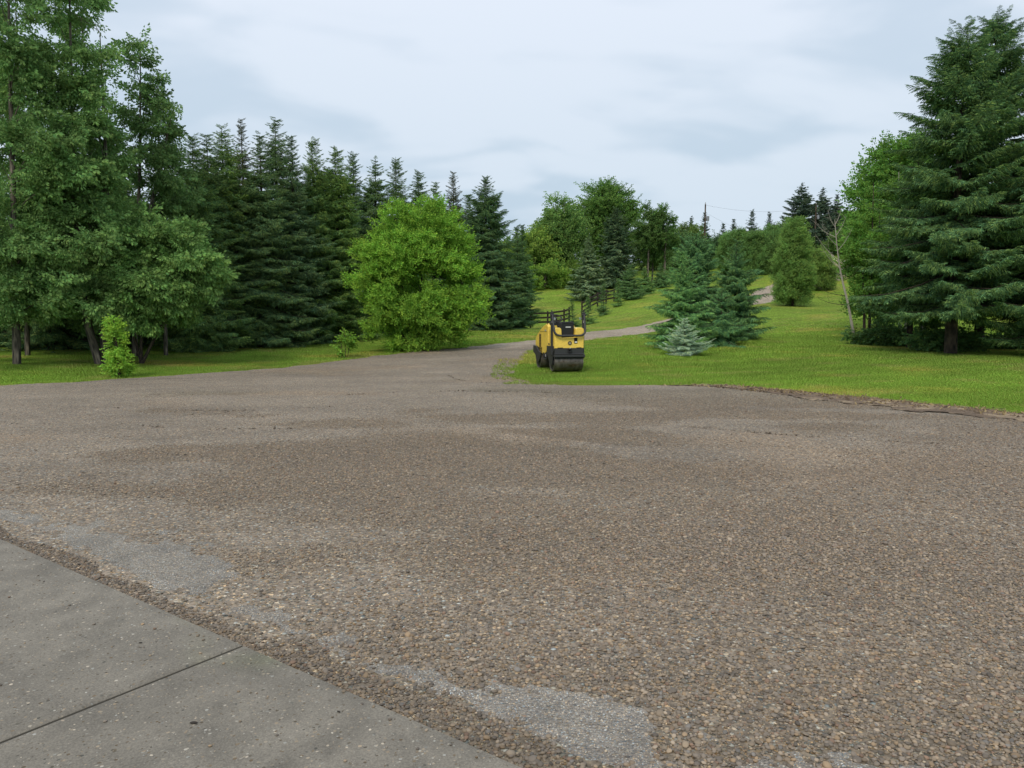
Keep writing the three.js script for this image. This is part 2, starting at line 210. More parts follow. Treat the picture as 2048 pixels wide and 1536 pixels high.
// wet silt that rain washed along the apron edge
const siltShapes = [[[-4.9, -6.45], [-3.6, -5.6], [-2.2, -4.5], [-1, -3.6], [0.3, -2.62], [0.4, -2.4], [-0.3, -2.98], [-1.4, -3.78], [-2.8, -4.85], [-4.9, -6.3]], [[-5.2, -6.9], [-4.5, -6.5], [-3.55, -5.98], [-2.57, -5.42], [-1.98, -4.9], [-1.6, -4.42], [-1.85, -4.15], [-2.35, -4.55], [-2.8, -5.0], [-3.96, -5.7], [-5.2, -6.6]],
  [[-1.5, -4.2], [-1.1, -3.88], [-0.75, -3.66], [-0.8, -3.46], [-1.1, -3.6], [-1.6, -4.05]], [[-0.75, -3.5], [-0.25, -3.28], [0.1, -3.22], [0.5, -3.0], [0.52, -2.55], [0.3, -2.4], [-0.05, -2.72], [-0.35, -3.05]], [[0.75, -2.85], [1.1, -2.72], [1.7, -2.68], [1.9, -2.2], [0.7, -2.2]]];
const siltIn = (x, z) => Math.max(...siltShapes.map((s) => sdf(s, x, z))) + (fbm(x * 3 + 8, z * 3 + 3, 4, 81) - 0.49) * 0.75 + (fbm(x * 13, z * 13, 4, 82) - 0.5) * 0.42;
{
  const hgt = (x, z, s) => yardY(x, z, 1) - 0.004 + 0.014 * smooth(0, 0.12, s) + (fbm(x * 6 + z * 10, z * 26 - x * 14, 4, 83) - 0.5) * 0.026;
  const bump = dataTex(512, (i, j) => { const n = fbm(i / 10 + j / 30, j / 4, 4, 84, 0); return [n, n, n]; });
  const mat = new THREE.MeshStandardMaterial({ color: lin(1.15, 1.12, 1.08), roughness: 0.45, vertexColors: true, map: grit.color, bumpMap: bump, bumpScale: 0.012 });
  struct('wet_silt', clipSheet(-5.4, 2, -7, -2.1, 0.02, (x, z) => Math.min(siltIn(x, z), -onSlab(x, z) - 0.16 - 0.1 * fbm(x * 4, z * 4, 2, 85)), hgt, (x, z) => { const k = 0.7 + fbm(x * 6, z * 6, 4, 86) * 0.6; return [k, k, k]; }, 1), mat, 'grey wet silt smeared over the gravel along the apron');
}

// ---------------------------------------------------------------- scatter of pebbles, clods and grass
const M4 = new THREE.Matrix4(), Q = new THREE.Quaternion(), E3 = new THREE.Euler(), V = (x = 0, y = 0, z = 0) => new THREE.Vector3(x, y, z);
function instances(name, geo, mat, items, parent) { // items: [Matrix4, r, g, b]
  const m = new THREE.InstancedMesh(geo, mat, items.length); m.name = name;
  items.forEach(([mm, r, g, b], i) => { m.setMatrixAt(i, mm); m.setColorAt(i, lin(r, g, b)); });
  m.castShadow = m.receiveShadow = true; m.userData.kind = 'stuff'; parent.add(m); return m;
}
{
  const pebbleGeo = (seed) => { const g = new THREE.IcosahedronGeometry(1, 1), p = g.attributes.position, r = rng(seed), k = [r() * 9, r() * 9], v = V(), n = []; for (let i = 0; i < p.count; i++) { v.fromBufferAttribute(p, i); const s = 0.8 + 0.4 * fbm(v.x * 1.1 + k[0] + v.z, v.y * 1.1 + k[1] - v.z * 0.7, 2, seed); v.multiplyScalar(s); p.setXYZ(i, v.x, v.y * 0.54, v.z * (0.72 + 0.1 * (seed % 3))); n.push(v.x, v.y / 0.62, v.z); } g.setAttribute('normal', new THREE.Float32BufferAttribute(n, 3)); return g; };
  const tones = [[0.34, 0.268, 0.185], [0.28, 0.225, 0.16], [0.24, 0.205, 0.165], [0.2, 0.17, 0.135], [0.32, 0.235, 0.145], [0.38, 0.315, 0.235], [0.26, 0.175, 0.12], [0.14, 0.12, 0.098], [0.21, 0.198, 0.18]];
  const lots = [[], [], [], []], r = rng(42);
  const add = (x, z, size, y, sink, damp = 1) => { const t = tones[Math.floor(r() * r() * tones.length * 0.999 + r() * 2.5) % tones.length], k = (0.5 + r() * 0.5) * damp; E3.set((r() - 0.5) * 0.7, r() * 6.3, (r() - 0.5) * 0.7); Q.setFromEuler(E3); lots[Math.floor(r() * 4)].push([new THREE.Matrix4().compose(V(x, y + size * sink, z), Q, V(size, size * (0.7 + r() * 0.5), size)), t[0] * k, t[1] * k * 0.975, t[2] * k * 0.95]); };
  for (let i = 0; i < 1050000; i++) {
    const d = 2.2 + Math.pow(r(), 0.75) * 14.3, x = (r() - 0.5) * 1.62 * (d + 0.4), z = -d, b = onSlab(x, z); if (b > -0.012) { if (b < 1.6 && b > 0.02 && r() < 0.006 * Math.exp(-b * 3)) add(x, z, 0.004 + r() * 0.006, 0.06, 0.4); continue; }
    const s = sdf(yard, x, z); if (s < 0.1) continue;
    const st = d < 8 ? siltIn(x, z) : -1; const co = d < 12 ? coarse(x, z) : 0; let dens = Math.max(0.9 - 0.88 * packed(x, z), co * (0.98 - 0.6 * packed(x, z))) * lerp(0.72, 1, co); dens *= smooth(17, 12, d) * (d > 9 ? 0.75 : 1);
    if (st > 0 && b < -0.2) dens *= 0.07 + 0.6 * smooth(0.5, 0.66, fbm(x * 3.2, z * 3.2, 4, 87)) + 0.5 * smooth(0.18, 0, st); if (b > -0.06 - 0.16 * vnoise(x * 2.2, z * 2.2, 89)) dens = Math.max(dens, 0.85);
    if (r() > dens) continue;
    const sz = (0.005 + Math.pow(r(), 2.6) * 0.0105) * lerp(0.8, 0.86, co) * (r() < 0.03 ? 1.6 : 1);
    add(x, z, sz, yardY(x, z, s), 0.18 + r() * 0.25, b > -0.1 - 0.25 * vnoise(x * 3, z * 3, 88) ? 0.74 : 1);
  }
  const heap = new THREE.Group(); heap.name = 'pebble_gravel'; tag(heap, 'loose rounded tan and grey pebbles over the yard', 'gravel', null, 'stuff'); scene.add(heap);
  const mat = new THREE.MeshStandardMaterial({ color: lin(1, 1, 1), roughness: 0.72 });
  lots.forEach((l, i) => { instances('pebbles', pebbleGeo(100 + i), mat, l, heap); }); console.log('pebbles', lots.map((l) => l.length).join());
}
struct('bare_soil', clipSheet(3.2, 13, -18.6, -8, 0.05, (x, z) => { const s = sdf(yard, x, z), u = smooth(3.4, 6.5, x); return 0.08 + 0.7 * u - Math.abs(s - 0.1 - 0.42 * u) + (fbm(x * 2.2 + 5, z * 2.2, 4, 92) - 0.52) * 1.1; }, (x, z) => Math.max(yardY(x, z, sdf(yard, x, z)), T(x, z)) - 0.004 + fbm(x * 9, z * 9, 3, 93) * 0.035, (x, z) => { const k = 0.65 + fbm(x * 7, z * 7, 3, 94) * 0.75, dry = smooth(0.5, 0.7, fbm(x * 3 + 9, z * 3, 3, 98)); return [k * lerp(0.13, 0.25, dry), k * lerp(0.092, 0.19, dry), k * lerp(0.06, 0.12, dry)]; }, 1 / 3), new THREE.MeshStandardMaterial({ color: lin(1.2, 1.2, 1.2), roughness: 0.95, vertexColors: true, bumpMap: grit.bump, bumpScale: 0.02 }), 'brown scraped soil strip between gravel and lawn');
{ // torn soil and thatch along the lawn edge on the right
  const r = rng(9), list = [], g = new THREE.DodecahedronGeometry(1, 0), p = g.attributes.position; for (let i = 0; i < p.count; i++) { const k = 0.75 + 0.5 * vnoise(p.getX(i) * 3 + 9, p.getY(i) * 3 + p.getZ(i) * 2 + 9, 3); p.setXYZ(i, p.getX(i) * k, p.getY(i) * k * 0.6, p.getZ(i) * k); } g.computeVertexNormals();
  for (let i = 0; i < 60000; i++) {
    const x = 3 + r() * 9, z = -10 - r() * 9, s = sdf(yard, x, z), u = smooth(3.6, 6, x); if (s > 1.2 * u + 0.25 || s < -0.4 || r() > 0.15 + u) continue;
    if (r() > Math.exp(-(((s - 0.1 - 0.2 * u) / 0.45) ** 2)) * (0.35 + 0.9 * fbm(x * 2, z * 2, 2, 91))) continue;
    const k = 0.7 + r() * 0.7, straw = r() < 0.3, size = 0.012 + r() * r() * 0.035; E3.set(r() * 3, r() * 6, r() * 3); Q.setFromEuler(E3);
    list.push([new THREE.Matrix4().compose(V(x, yardY(x, z, s) + size * 0.3, z), Q, V(size * (straw ? 2 : 1), size * 0.6, size * (straw ? 0.5 : 1))), (straw ? 0.25 : 0.11) * k, (straw ? 0.19 : 0.078) * k, (straw ? 0.09 : 0.05) * k]);
  }
  for (const line of [[[-5.2, -9.2], [-3.6, -8.7], [-2.4, -8.6]], [[-6.4, -11.6], [-4.8, -10.9], [-3.2, -10.9]], [[-7.6, -13.5], [-5, -13], [-3.2, -13.6]], [[5.5, -15.2], [8, -12.6], [10.5, -10.4]], [[0.6, -18.0], [-1.2, -19.2], [-1.8, -21]], [[-4, -15.5], [-1.5, -16.5], [1, -16.2]], [[2.5, -11.2], [4.5, -10], [6.4, -9.4]]]) { // broken rims of wheel tracks
    const c = new THREE.CatmullRomCurve3(line.map(([x, z]) => V(x, 0, z))), n = c.getLength() * 34; for (let i = 0; i < n; i++) { const u = r(), q = c.getPoint(u); if (vnoise(u * 14, line[0][0] * 3, 99) < 0.5) continue; const x = q.x + (r() + r() - 1) * 0.03, z = q.z + (r() + r() - 1) * 0.03, size = 0.008 + r() * r() * 0.02, k = 0.6 + r() * 0.6; E3.set(r() * 3, r() * 6, r() * 3); Q.setFromEuler(E3); list.push([new THREE.Matrix4().compose(V(x, yardY(x, z, 1) + size * 0.2, z), Q, V(size * 1.5, size * 0.7, size)), 0.19 * k, 0.16 * k, 0.125 * k]); }
  }
  tag(instances('soil_debris', g, std(1, 1, 1, 0.95), list, scene), 'brown torn soil and dry thatch along the lawn edge', 'debris');
}
function bladeTuft(seed, n, h, spread) { const r = rng(seed), P = [], N = [], C = []; for (let i = 0; i < n; i++) { const a = r() * 6.3, d = Math.sqrt(r()) * spread, bx = Math.cos(a) * d, bz = Math.sin(a) * d, hh = h * (0.5 + r() * 0.7), lean = (r() - 0.5) * hh * 1.3, lz = (r() - 0.5) * hh * 1.3, w = 0.0035 + r() * 0.003, t = r() * 6.3, wx = Math.cos(t) * w, wz = Math.sin(t) * w; P.push(bx - wx, 0, bz - wz, bx + wx, 0, bz + wz, bx + lean, hh, bz + lz); const k = 0.75 + r() * 0.5, y = r() < 0.12 ? 1.5 : 1; for (let q = 0; q < 3; q++) { C.push(k * y, k, k * y); N.push(lean * 2, 1, lz * 2); } } const g = new THREE.BufferGeometry(); g.setAttribute('position', new THREE.Float32BufferAttribute(P, 3)); g.setAttribute('normal', new THREE.Float32BufferAttribute(N.flatMap((_, i) => i % 3 ? [] : (() => { const v = V(N[i], N[i + 1], N[i + 2]).normalize(); return [v.x, v.y, v.z]; })()), 3)); g.setAttribute('color', new THREE.Float32BufferAttribute(C, 3)); return g; }
{
  const r = rng(314), short = [], edge = [];
  const inView = (x, z) => Math.abs(x) < -z * 0.72 + 1.5;
  const want = 230000; let tries = 0;
  while (short.length < want * 0.65 && tries++ < 1500000) {
    const d = 11 + Math.pow(r(), 1.7) * 40, x = (r() - 0.5) * 1.46 * d, z = -d; if (!inView(x, z)) continue;
    const s = yardIn(x, z); if (s > 0.02 || (x > 3 && s > -0.05 && r() < 0.6)) continue;
    if (r() < smooth(24, 50, d) || (x < -4 && z < -36)) continue;
    const c = mown(x, z), k = 2.6 + r() * 0.9, sc = (0.8 + r() * 0.5) * lerp(1, 1.9, smooth(18, 45, d)), y = T(x, z); E3.set(0, r() * 6.3, 0); Q.setFromEuler(E3);
    short.push([new THREE.Matrix4().compose(V(x, y - 0.004, z), Q, V(sc, sc * 0.75, sc)), c[0] * k, c[1] * k, c[2] * k]);
  }
  for (let i = 0; i < 160000; i++) { // longer unmown fringe and weeds along the gravel and round the roller
    const d = 12 + r() * 30, x = (r() - 0.5) * 1.45 * d, z = -d, s = yardIn(x, z); if (Math.abs(s) > 0.22 && !(s > 0 && s < 0.8 && x > -0.6 && x < 3 && z < -18 && z > -26 && r() < 0.5)) continue; if (x > 4.2 && z > -18.5 && r() < 0.75) continue;
    const c = mown(x, z), k = 1.9 + r() * 0.8, sc = 0.5 + r() * 0.5; E3.set(0, r() * 6.3, 0); Q.setFromEuler(E3);
    edge.push([new THREE.Matrix4().compose(V(x, yardY(x, z, s) - 0.005, z), Q, V(sc, sc, sc)), c[0] * k * 1.15, c[1] * k, c[2] * k * 1.1]);
  }
  const mat = new THREE.MeshPhysicalMaterial({ color: lin(1, 1, 1), roughness: 1, vertexColors: true, side: THREE.DoubleSide, transmission: 0.4, thickness: 0, specularIntensity: 0.08 });
  tag(instances('lawn_grass', bladeTuft(1, 20, 0.034, 0.1), mat, short, scene), 'short mown grass blades on the lawn', 'grass');
  tag(instances('verge_grass', bladeTuft(2, 14, 0.07, 0.06), mat, edge, scene), 'ragged taller grass fringe along the gravel edge', 'grass');
  console.log('grass', short.length, edge.length);
}

// ---------------------------------------------------------------- trees
const barkTex = dataTex(256, (i, j) => { const n = fbm(i / 6, j / 28, 4, 95, 0), v = 0.45 + (n - 0.5) * 0.9; return [v, v * 0.96, v * 0.9]; }, true);
const bark = (r, g, b) => new THREE.MeshStandardMaterial({ color: lin(r, g, b), roughness: 0.95, map: barkTex, bumpMap: barkTex, bumpScale: 0.01 });
const spruceBark = bark(0.28, 0.22, 0.17), greyBark = bark(0.5, 0.47, 0.42), darkBark = bark(0.25, 0.2, 0.16);
const birchTex = dataTex(256, (i, j) => { const n = smooth(0.6, 0.7, fbm(i / 40, j / 5, 3, 96)), v = 0.82 - n * 0.6 + (fbm(i / 9, j / 9, 2, 97) - 0.5) * 0.15; return [v, v * 0.98, v * 0.93]; }, true);
const birchBark = new THREE.MeshStandardMaterial({ color: lin(0.6, 0.59, 0.55), roughness: 0.85, map: birchTex });
function spindle(P, C, a, b, r, col) { // needle-covered twig: a three-sided spindle from a to b
  const d = V().subVectors(b, a), L = d.length(); d.normalize(); const s = V(0, 1, 0).cross(d); if (s.lengthSq() < 1e-4) s.set(1, 0, 0); s.normalize(); const u = V().crossVectors(d, s);
  const m = [0, 2.094, 4.189].map((t) => a.clone().addScaledVector(d, L * 0.35).addScaledVector(s, Math.cos(t + 0.5) * r).addScaledVector(u, Math.sin(t + 0.5) * r));
  for (let i = 0; i < 3; i++) { const p = m[i], q = m[(i + 1) % 3]; for (const v of [a, p, q, p, b, q]) { P.push(v.x, v.y, v.z); C.push(...col); } }
}
function geoFrom(P, C) { const g = new THREE.BufferGeometry(); g.setAttribute('position', new THREE.Float32BufferAttribute(P, 3)); g.setAttribute('color', new THREE.Float32BufferAttribute(C, 3)); g.computeVertexNormals(); return g; }
function needleSpray(seed, hang = 0.1, fresh = 0.3, r0 = 0.014) { // flat fan of spruce twigs along +x, about half a metre long; pale young shoots at some ends
  const r = rng(seed), P = [], C = [], old = () => { const k = 0.75 + r() * 0.5; return [0.9 * k, k, 0.9 * k]; }, young = () => { const k = 1.35 + r() * 0.6; return [1.3 * k, 1.12 * k, 0.75 * k]; };
  const L = 0.5, axis = (t) => V(L * t, 0.02 * Math.sin(t * 3) - hang * 0.25 * t * t, 0);
  for (let i = 0; i < 4; i++) spindle(P, C, axis(i / 4), axis((i + 1.3) / 4), r0 * 1.1, i === 3 && r() < fresh * 1.5 ? young() : old());
  for (let i = 1; i < 9; i++) for (const s of [-1, 1]) {
    const t = i / 9.5, a = axis(t), l = (0.24 * (1 - t) + 0.06) * (0.75 + r() * 0.5), ang = 0.8 + r() * 0.35, dir = V(Math.cos(ang), -hang * (0.6 + r() * 1.2) + (r() - 0.5) * 0.25, s * Math.sin(ang)).normalize(), b = a.clone().addScaledVector(dir, l); b.y -= hang * l * 0.6;
    spindle(P, C, a, b, r0, r() < fresh ? young() : old());
    const k = Math.round(l / 0.07); for (let q = 1; q < k; q++) { const c = a.clone().lerp(b, q / k), d2 = V(dir.x + (r() - 0.3) * 0.6, dir.y - hang - r() * 0.3 * hang * 4 + (r() - 0.5) * 0.3, dir.z + (q % 2 ? 1 : -1) * s * 0.8).normalize(); spindle(P, C, c, c.clone().addScaledVector(d2, 0.05 + r() * 0.06), r0 * 0.85, r() < fresh ? young() : old()); }
  }
  return geoFrom(P, C);
}
function leafSpray(seed, n, len, wid, L, droop, fold = 0.25) { // a twig along +x with leaves all round
  const r = rng(seed), P = [], C = [];
  for (let i = 0; i < n; i++) {
    const t = (i + r()) / n, base = V(L * t, (r() - 0.5) * 0.05 - droop * 0.1 * t, (r() - 0.5) * 0.05), a = r() * 6.283, s = 0.65 + r() * 0.6;
    const out = V(0.55 + r() * 0.5, Math.sin(a) * 0.6 - droop * (0.4 + r()), Math.cos(a)).normalize(), b0 = base.clone().addScaledVector(out, 0.03 + r() * 0.05), tip = b0.clone().addScaledVector(out, len * s); tip.y -= droop * len * 0.3;
    const side = V(r() - 0.5, 0.4 * (r() - 0.5), r() - 0.5).cross(out).normalize(), nrm = V().crossVectors(out, side), mid = b0.clone().lerp(tip, 0.42), q1 = mid.clone().addScaledVector(side, wid * s * 0.5).addScaledVector(nrm, wid * fold * s), q2 = mid.clone().addScaledVector(side, -wid * s * 0.5).addScaledVector(nrm, wid * fold * s), k = 0.72 + r() * 0.56, y = 1 + (r() - 0.5) * 0.3;
    for (const v of [b0, q1, tip, b0, tip, q2]) { P.push(v.x, v.y, v.z); C.push(k * y, k, k * (2 - y) * 0.95); }
  }
  return geoFrom(P, C);
}
const spraysOf = { white: [needleSpray(1, 0.28, 0.26), needleSpray(2, 0.42, 0.34)], blue: [needleSpray(5, 0.0, 0.35), needleSpray(6, 0.02, 0.35)], droopy: [needleSpray(7, 0.5, 0.35, 0.013), needleSpray(8, 0.65, 0.3, 0.013)], far: [needleSpray(9, 0.25, 0.2, 0.024), needleSpray(10, 0.35, 0.2, 0.024)] };
const leavesOf = { cherry: leafSpray(21, 24, 0.092, 0.05, 0.42, 0.5), maple: leafSpray(22, 24, 0.076, 0.052, 0.36, 0.15), aspen: leafSpray(23, 20, 0.07, 0.06, 0.4, 0.2), far: leafSpray(24, 22, 0.13, 0.1, 0.7, 0.2), larch: leafSpray(25, 26, 0.1, 0.03, 0.4, 0.25), vine: leafSpray(26, 12, 0.085, 0.075, 0.26, 0.45) };
const needleMat = new THREE.MeshPhysicalMaterial({ color: lin(1, 1, 1), roughness: 0.9, vertexColors: true, specularIntensity: 0.25 });
const leafMat = new THREE.MeshPhysicalMaterial({ color: lin(1, 1, 1), roughness: 0.9, vertexColors: true, side: THREE.DoubleSide, transmission: 0.35, thickness: 0, specularIntensity: 0.2 });
function along3(pos, dir, up, scale, sy = 1) { const x = dir.clone().normalize(), z = V().crossVectors(x, up).normalize(), y = V().crossVectors(z, x); return new THREE.Matrix4().makeBasis(x.multiplyScalar(scale), y.multiplyScalar(scale * sy), z.multiplyScalar(scale)).setPosition(pos); }
let nSpray = 0; const FRESH = 1.22;
function spruce(name, label, group, [x, z, top, R], o = {}) {
  const { seed = 1, color = [0.05, 0.095, 0.045], kind = 'white', bare = 0.04, power = 0.8, step = 0.17, whorl = 0.34, size = 1, droop = 0.28, ascend = 0.55, gaps = 0, y0 = null, tipScale = 1, mat = spruceBark, lean = 0, spire = 2, girth = 0 } = o;
  const r = rng(seed * 7919 + 13), y = y0 ?? T(x, z), H = top + 0.03 - y, t = thing(name, label, 'spruce tree', [x, y - 0.05, z], r() * 6.28, group), wood = [], lots = [[], []];
  wood.push(tube([[0, 0, 0], [H * 0.006 * (r() - 0.5), H * 0.4, H * 0.006], [lean * H, H * 0.98, 0]], girth || 0.013 * H + 0.02, 0.008, 8, 10));
  const put = (p, d, up, s) => { const k = 0.78 + r() * 0.44, w = (r() - 0.5) * 0.16; lots[r() < 0.5 ? 0 : 1].push([along3(p, d, up, s), color[0] * FRESH * k * (1 + w), color[1] * FRESH * k, color[2] * FRESH * k * (1 - w)]); nSpray++; };
  let h = H * bare + 0.15, spin = 0;
  while (h < H * 0.985) {
    const f = (h - H * bare) / (H * (1 - bare)), prof = Math.min(Math.pow(1 - f, power), (1 - f) * spire) * (f < 0.12 ? 0.78 + f * 1.8 : 1), n = Math.max(4, Math.round(lerp(8, 5, f))); spin += 0.9 + r();
    for (let i = 0; i < n; i++) {
      if (r() < gaps) continue;
      const az = spin + i / n * 6.283 + (r() - 0.5) * 0.5, L = Math.max(0.16 * size, R * prof * (0.6 + Math.pow(r(), 0.8) * 0.52)), e0 = lerp(-droop, ascend, smooth(0.2, 1, f)) + (r() - 0.5) * 0.42, hb = h + (r() - 0.5) * whorl * 0.8;
      const flat = V(Math.cos(az), 0, Math.sin(az)), sag = droop * (1 - f) * 0.5, pt = (u) => V(0, hb, 0).addScaledVector(flat, L * u * Math.cos(e0)).add(V(0, L * (Math.sin(e0) * u - sag * u * (1 - u) * 1.2 + 0.16 * u * u * u * (1 - f)), 0));
      wood.push(tube([pt(0), pt(0.5), pt(0.97)], 0.006 + L * 0.010, 0.004, 3, 3));
      const side = V(-flat.z, 0, flat.x), m = Math.max(2, Math.round(L / (step * size)));
      for (let q = 0; q <= m; q++) {
        const u = lerp(0.12, 0.93, q / m), p = pt(u), d = pt(u + 0.05).sub(pt(u - 0.05)).normalize(), up = V().crossVectors(side, d).negate(); if (up.y < 0) up.negate();
        const sl = clamp((1 - u) * L * 0.85 + 0.25, 0.3, 0.95) * clamp(L * 1.1 / size, 0.55, 1) * size;
        for (const s of [-1, 1]) { const dd = d.clone().multiplyScalar(0.65).addScaledVector(side, s * (0.6 + r() * 0.5)); dd.y += (r() - 0.75) * 0.5 * lerp(1, 0.3, f); const uu = up.clone().add(V((r() - 0.5) * 1.1, 0, (r() - 0.5) * 1.1)).addScaledVector(flat, 0.45); put(p, dd, uu, sl * (0.85 + r() * 0.4) * 1.15); }
      }
      put(pt(0.9), pt(1).sub(pt(0.85)), V(0, 1, 0), (0.85 + r() * 0.3) * clamp(L * 0.75 / size, 0.3, 1) * size * tipScale);
    }
    h += whorl * lerp(1, 0.42, f) * (0.6 + r() * 0.8);
  }
  for (let i = 0; i < 8; i++) { const a = i * 2.4, hh = H - 0.3 - i * 0.07; put(V(lean * H * 0.95, hh, 0), V(Math.cos(a), 0.6, Math.sin(a)), V(-Math.cos(a), 0.8, -Math.sin(a)), (0.16 + i * 0.04) * size); }
  for (let i = 0; i < 5; i++) put(V(lean * H, H - 0.62 + i * 0.1, 0), V(0.05 * (r() - 0.5), 1, 0.05), V(Math.cos(i * 2), 0, Math.sin(i * 2)), 0.2 * size);
  part('trunk', merge(wood), mat, t);
  const crown = instances('crown', spraysOf[kind][0], needleMat, lots[0], t), second = instances('crown', spraysOf[kind][1], needleMat, lots[1], t);
  return t;
}
function leafy(name, label, group, category, [x, z], o = {}) { // blobs: [dx, y, dz, rx, ry, rz, clumps]; stems: arrays of points from the ground up
  const { seed = 1, color = [0.07, 0.13, 0.03], leaf = 'aspen', blobs, stems, r0 = 0.09, per = 26, clump = 0.45, size = 1, mat = greyBark, up = 0.25, hollow = 0.45, limbs = 0.8, y0 = null, layered = 0, leafMaterial = leafMat } = o;
  const r = rng(seed * 6151 + 7), t = thing(name, label, category, [x, (y0 ?? T(x, z)) - 0.04, z], 0, group), wood = [], list = [], nodes = [];
  for (const s of stems) { const pts = s.map((p) => V(...p)), c = new THREE.CatmullRomCurve3(pts), R = s.r ?? r0; wood.push(tube(pts, R, 0.012, 7, 10)); for (let i = 1; i <= 16; i++) nodes.push([c.getPoint(i / 16), lerp(R, 0.012, i / 16)]); }
  for (const [bx, by, bz, rx, ry, rz, n] of blobs) for (let i = 0; i < n; i++) {
    const a = r() * 6.283, cy = r() * 2 - 1, sy = Math.sqrt(1 - cy * cy), rad = lerp(hollow, 1, Math.pow(r(), 0.6)) * (0.86 + r() * 0.22), d = V(Math.cos(a) * sy, cy, Math.sin(a) * sy), c = V(bx + d.x * rx * rad, by + d.y * ry * rad, bz + d.z * rz * rad); if (c.y < 0.12) c.y = 0.12 + r() * 0.3;
    let best = null, bd = 1e9; for (const nd of nodes) { const dy = c.y - nd[0].y, q = nd[0].distanceTo(c) + (dy < 0.2 ? 1.5 : 0); if (q < bd) { bd = q; best = nd; } }
    if (r() < limbs && best) { const m = best[0].clone().lerp(c, 0.5); m.y += bd * 0.08; wood.push(tube([best[0], m, c], Math.min(best[1] * 0.6, 0.012 + bd * 0.012), 0.005, 4, 4)); }
    const tone = 0.84 + r() * 0.32, flow = d.clone().setY(d.y * 0.6 + up).normalize(), cr = clump * (0.7 + r() * 0.6);
    for (let k = 0; k < per; k++) {
      const p = V(r() + r() + r() - 1.5, (r() + r() + r() - 1.5) * (layered ? 0.35 : 0.8), r() + r() + r() - 1.5).multiplyScalar(cr * 0.95).add(c), dir = flow.clone().multiplyScalar(0.8).add(V(r() - 0.5, (r() - 0.5) * 0.8, r() - 0.5).multiplyScalar(1.7)), k2 = tone * (0.8 + r() * 0.4), w = (r() - 0.5) * 0.2;
      if (dir.lengthSq() < 0.01) dir.set(1, 0, 0); list.push([along3(p, dir, V(0.1 * (r() - 0.5), 1, 0.1 * (r() - 0.5)), size * (0.8 + r() * 0.45)), color[0] * FRESH * k2 * (1 + w), color[1] * FRESH * k2, color[2] * FRESH * k2]); nSpray++;
    }
  }
  part('trunk', merge(wood), mat, t);
  instances('crown', leavesOf[leaf], leafMaterial, list, t);
  return t;
}
const C_BELT = [0.085, 0.145, 0.062];
// spruce shelter belt behind the lime green shrub [x, z, top, radius]
[[-12.47, -30, 8.83, 1.9], [-12.72, -32, 9.43, 2], [-12.41, -33, 10.05, 2.1], [-10.86, -33, 9.65, 2.1], [-11.06, -36, 10.93, 2.3], [-10.1, -35, 9.89, 2.1], [-9.57, -37, 10.2, 2.2], [-8.71, -38, 9.85, 2.1], [-8.73, -42, 10.48, 2.1], [-7.47, -42, 10.58, 2.2], [-6.47, -43, 10.44, 2.1], [-5.49, -45, 10.22, 2.1], [-4.73, -47, 9.79, 2], [-2.85, -50, 9.79, 1.9], [-13.95, -38, 9.83, 2.1], [-10.77, -43, 10.08, 2.1], [-15.32, -34, 9.83, 2.1], [-16.6, -32, 8.9, 2.2], [-19.35, -34, 8.8, 2.3], [-21.5, -31, 8.6, 2.3], [-23.5, -28, 8.5, 2.4], [-18, -29.5, 8.2, 2.2], [-8.65, -46, 9.27, 2], [-4.62, -50, 9.06, 2]]
  .map(([x, z, t, R], i) => [x, z, t + (hash(i, 21, 3) - 0.5) * 0.5, R * (1.02 + hash(i, 23, 4) * 0.3)]).forEach((q, i) => spruce('spruce_tree', 'tall dark green spruce standing in the long belt behind the lime green shrub', 'spruces of the long shelter belt', q, { seed: 20 + i, color: C_BELT.map((c, k) => c * (0.9 + hash(i, k === 2 ? 2 : 1, 9) * 0.35)), power: 0.6 + hash(i, 3, 1) * 0.25, spire: 2 + hash(i, 5, 2) * 1.2, step: 0.2, whorl: 0.3 + hash(i, 7, 3) * 0.1, size: 1.0 + hash(i, 9, 4) * 0.2, ascend: 0.25 + hash(i, 11, 5) * 0.35, droop: 0.15 + hash(i, 13, 6) * 0.25, gaps: hash(i, 15, 7) * 0.12, lean: (hash(i, 17, 8) - 0.5) * 0.02, bare: 0.02 }));
spruce('brown_spruce', 'sparse brownish spruce top rising among the shelter belt spruces', 'brownish cone-laden spruces', [-12.68, -36, 10.84, 1.7], { seed: 61, color: [0.072, 0.088, 0.049], gaps: 0.25, power: 0.6 });
spruce('brown_spruce', 'sparse brownish spruce top rising among the shelter belt spruces', 'brownish cone-laden spruces', [-3.77, -49, 10.98, 1.8], { seed: 62, color: [0.072, 0.088, 0.049], gaps: 0.3, power: 0.6 });
spruce('belt_end_spruce', 'broad drooping spruce ending the shelter belt beside the meadow', null, [-1.59, -46, 10.14, 2.75], { seed: 63, color: [0.064, 0.120, 0.058], power: 0.6, droop: 0.4, size: 1.1, step: 0.19 });
spruce('belt_spruce', 'shorter spruce tucked behind the broad drooping spruce at the meadow', null, [0.35, -53, 8.0, 2.1], { seed: 64, color: [0.067, 0.128, 0.058], droop: 0.35, size: 1.15, step: 0.2 });
spruce('meadow_spruce', 'slim spruce standing in the meadow behind the belt end', null, [0.9, -66, 9.6, 1.5], { seed: 65, color: [0.072, 0.136, 0.058], kind: 'far', size: 1.2 });
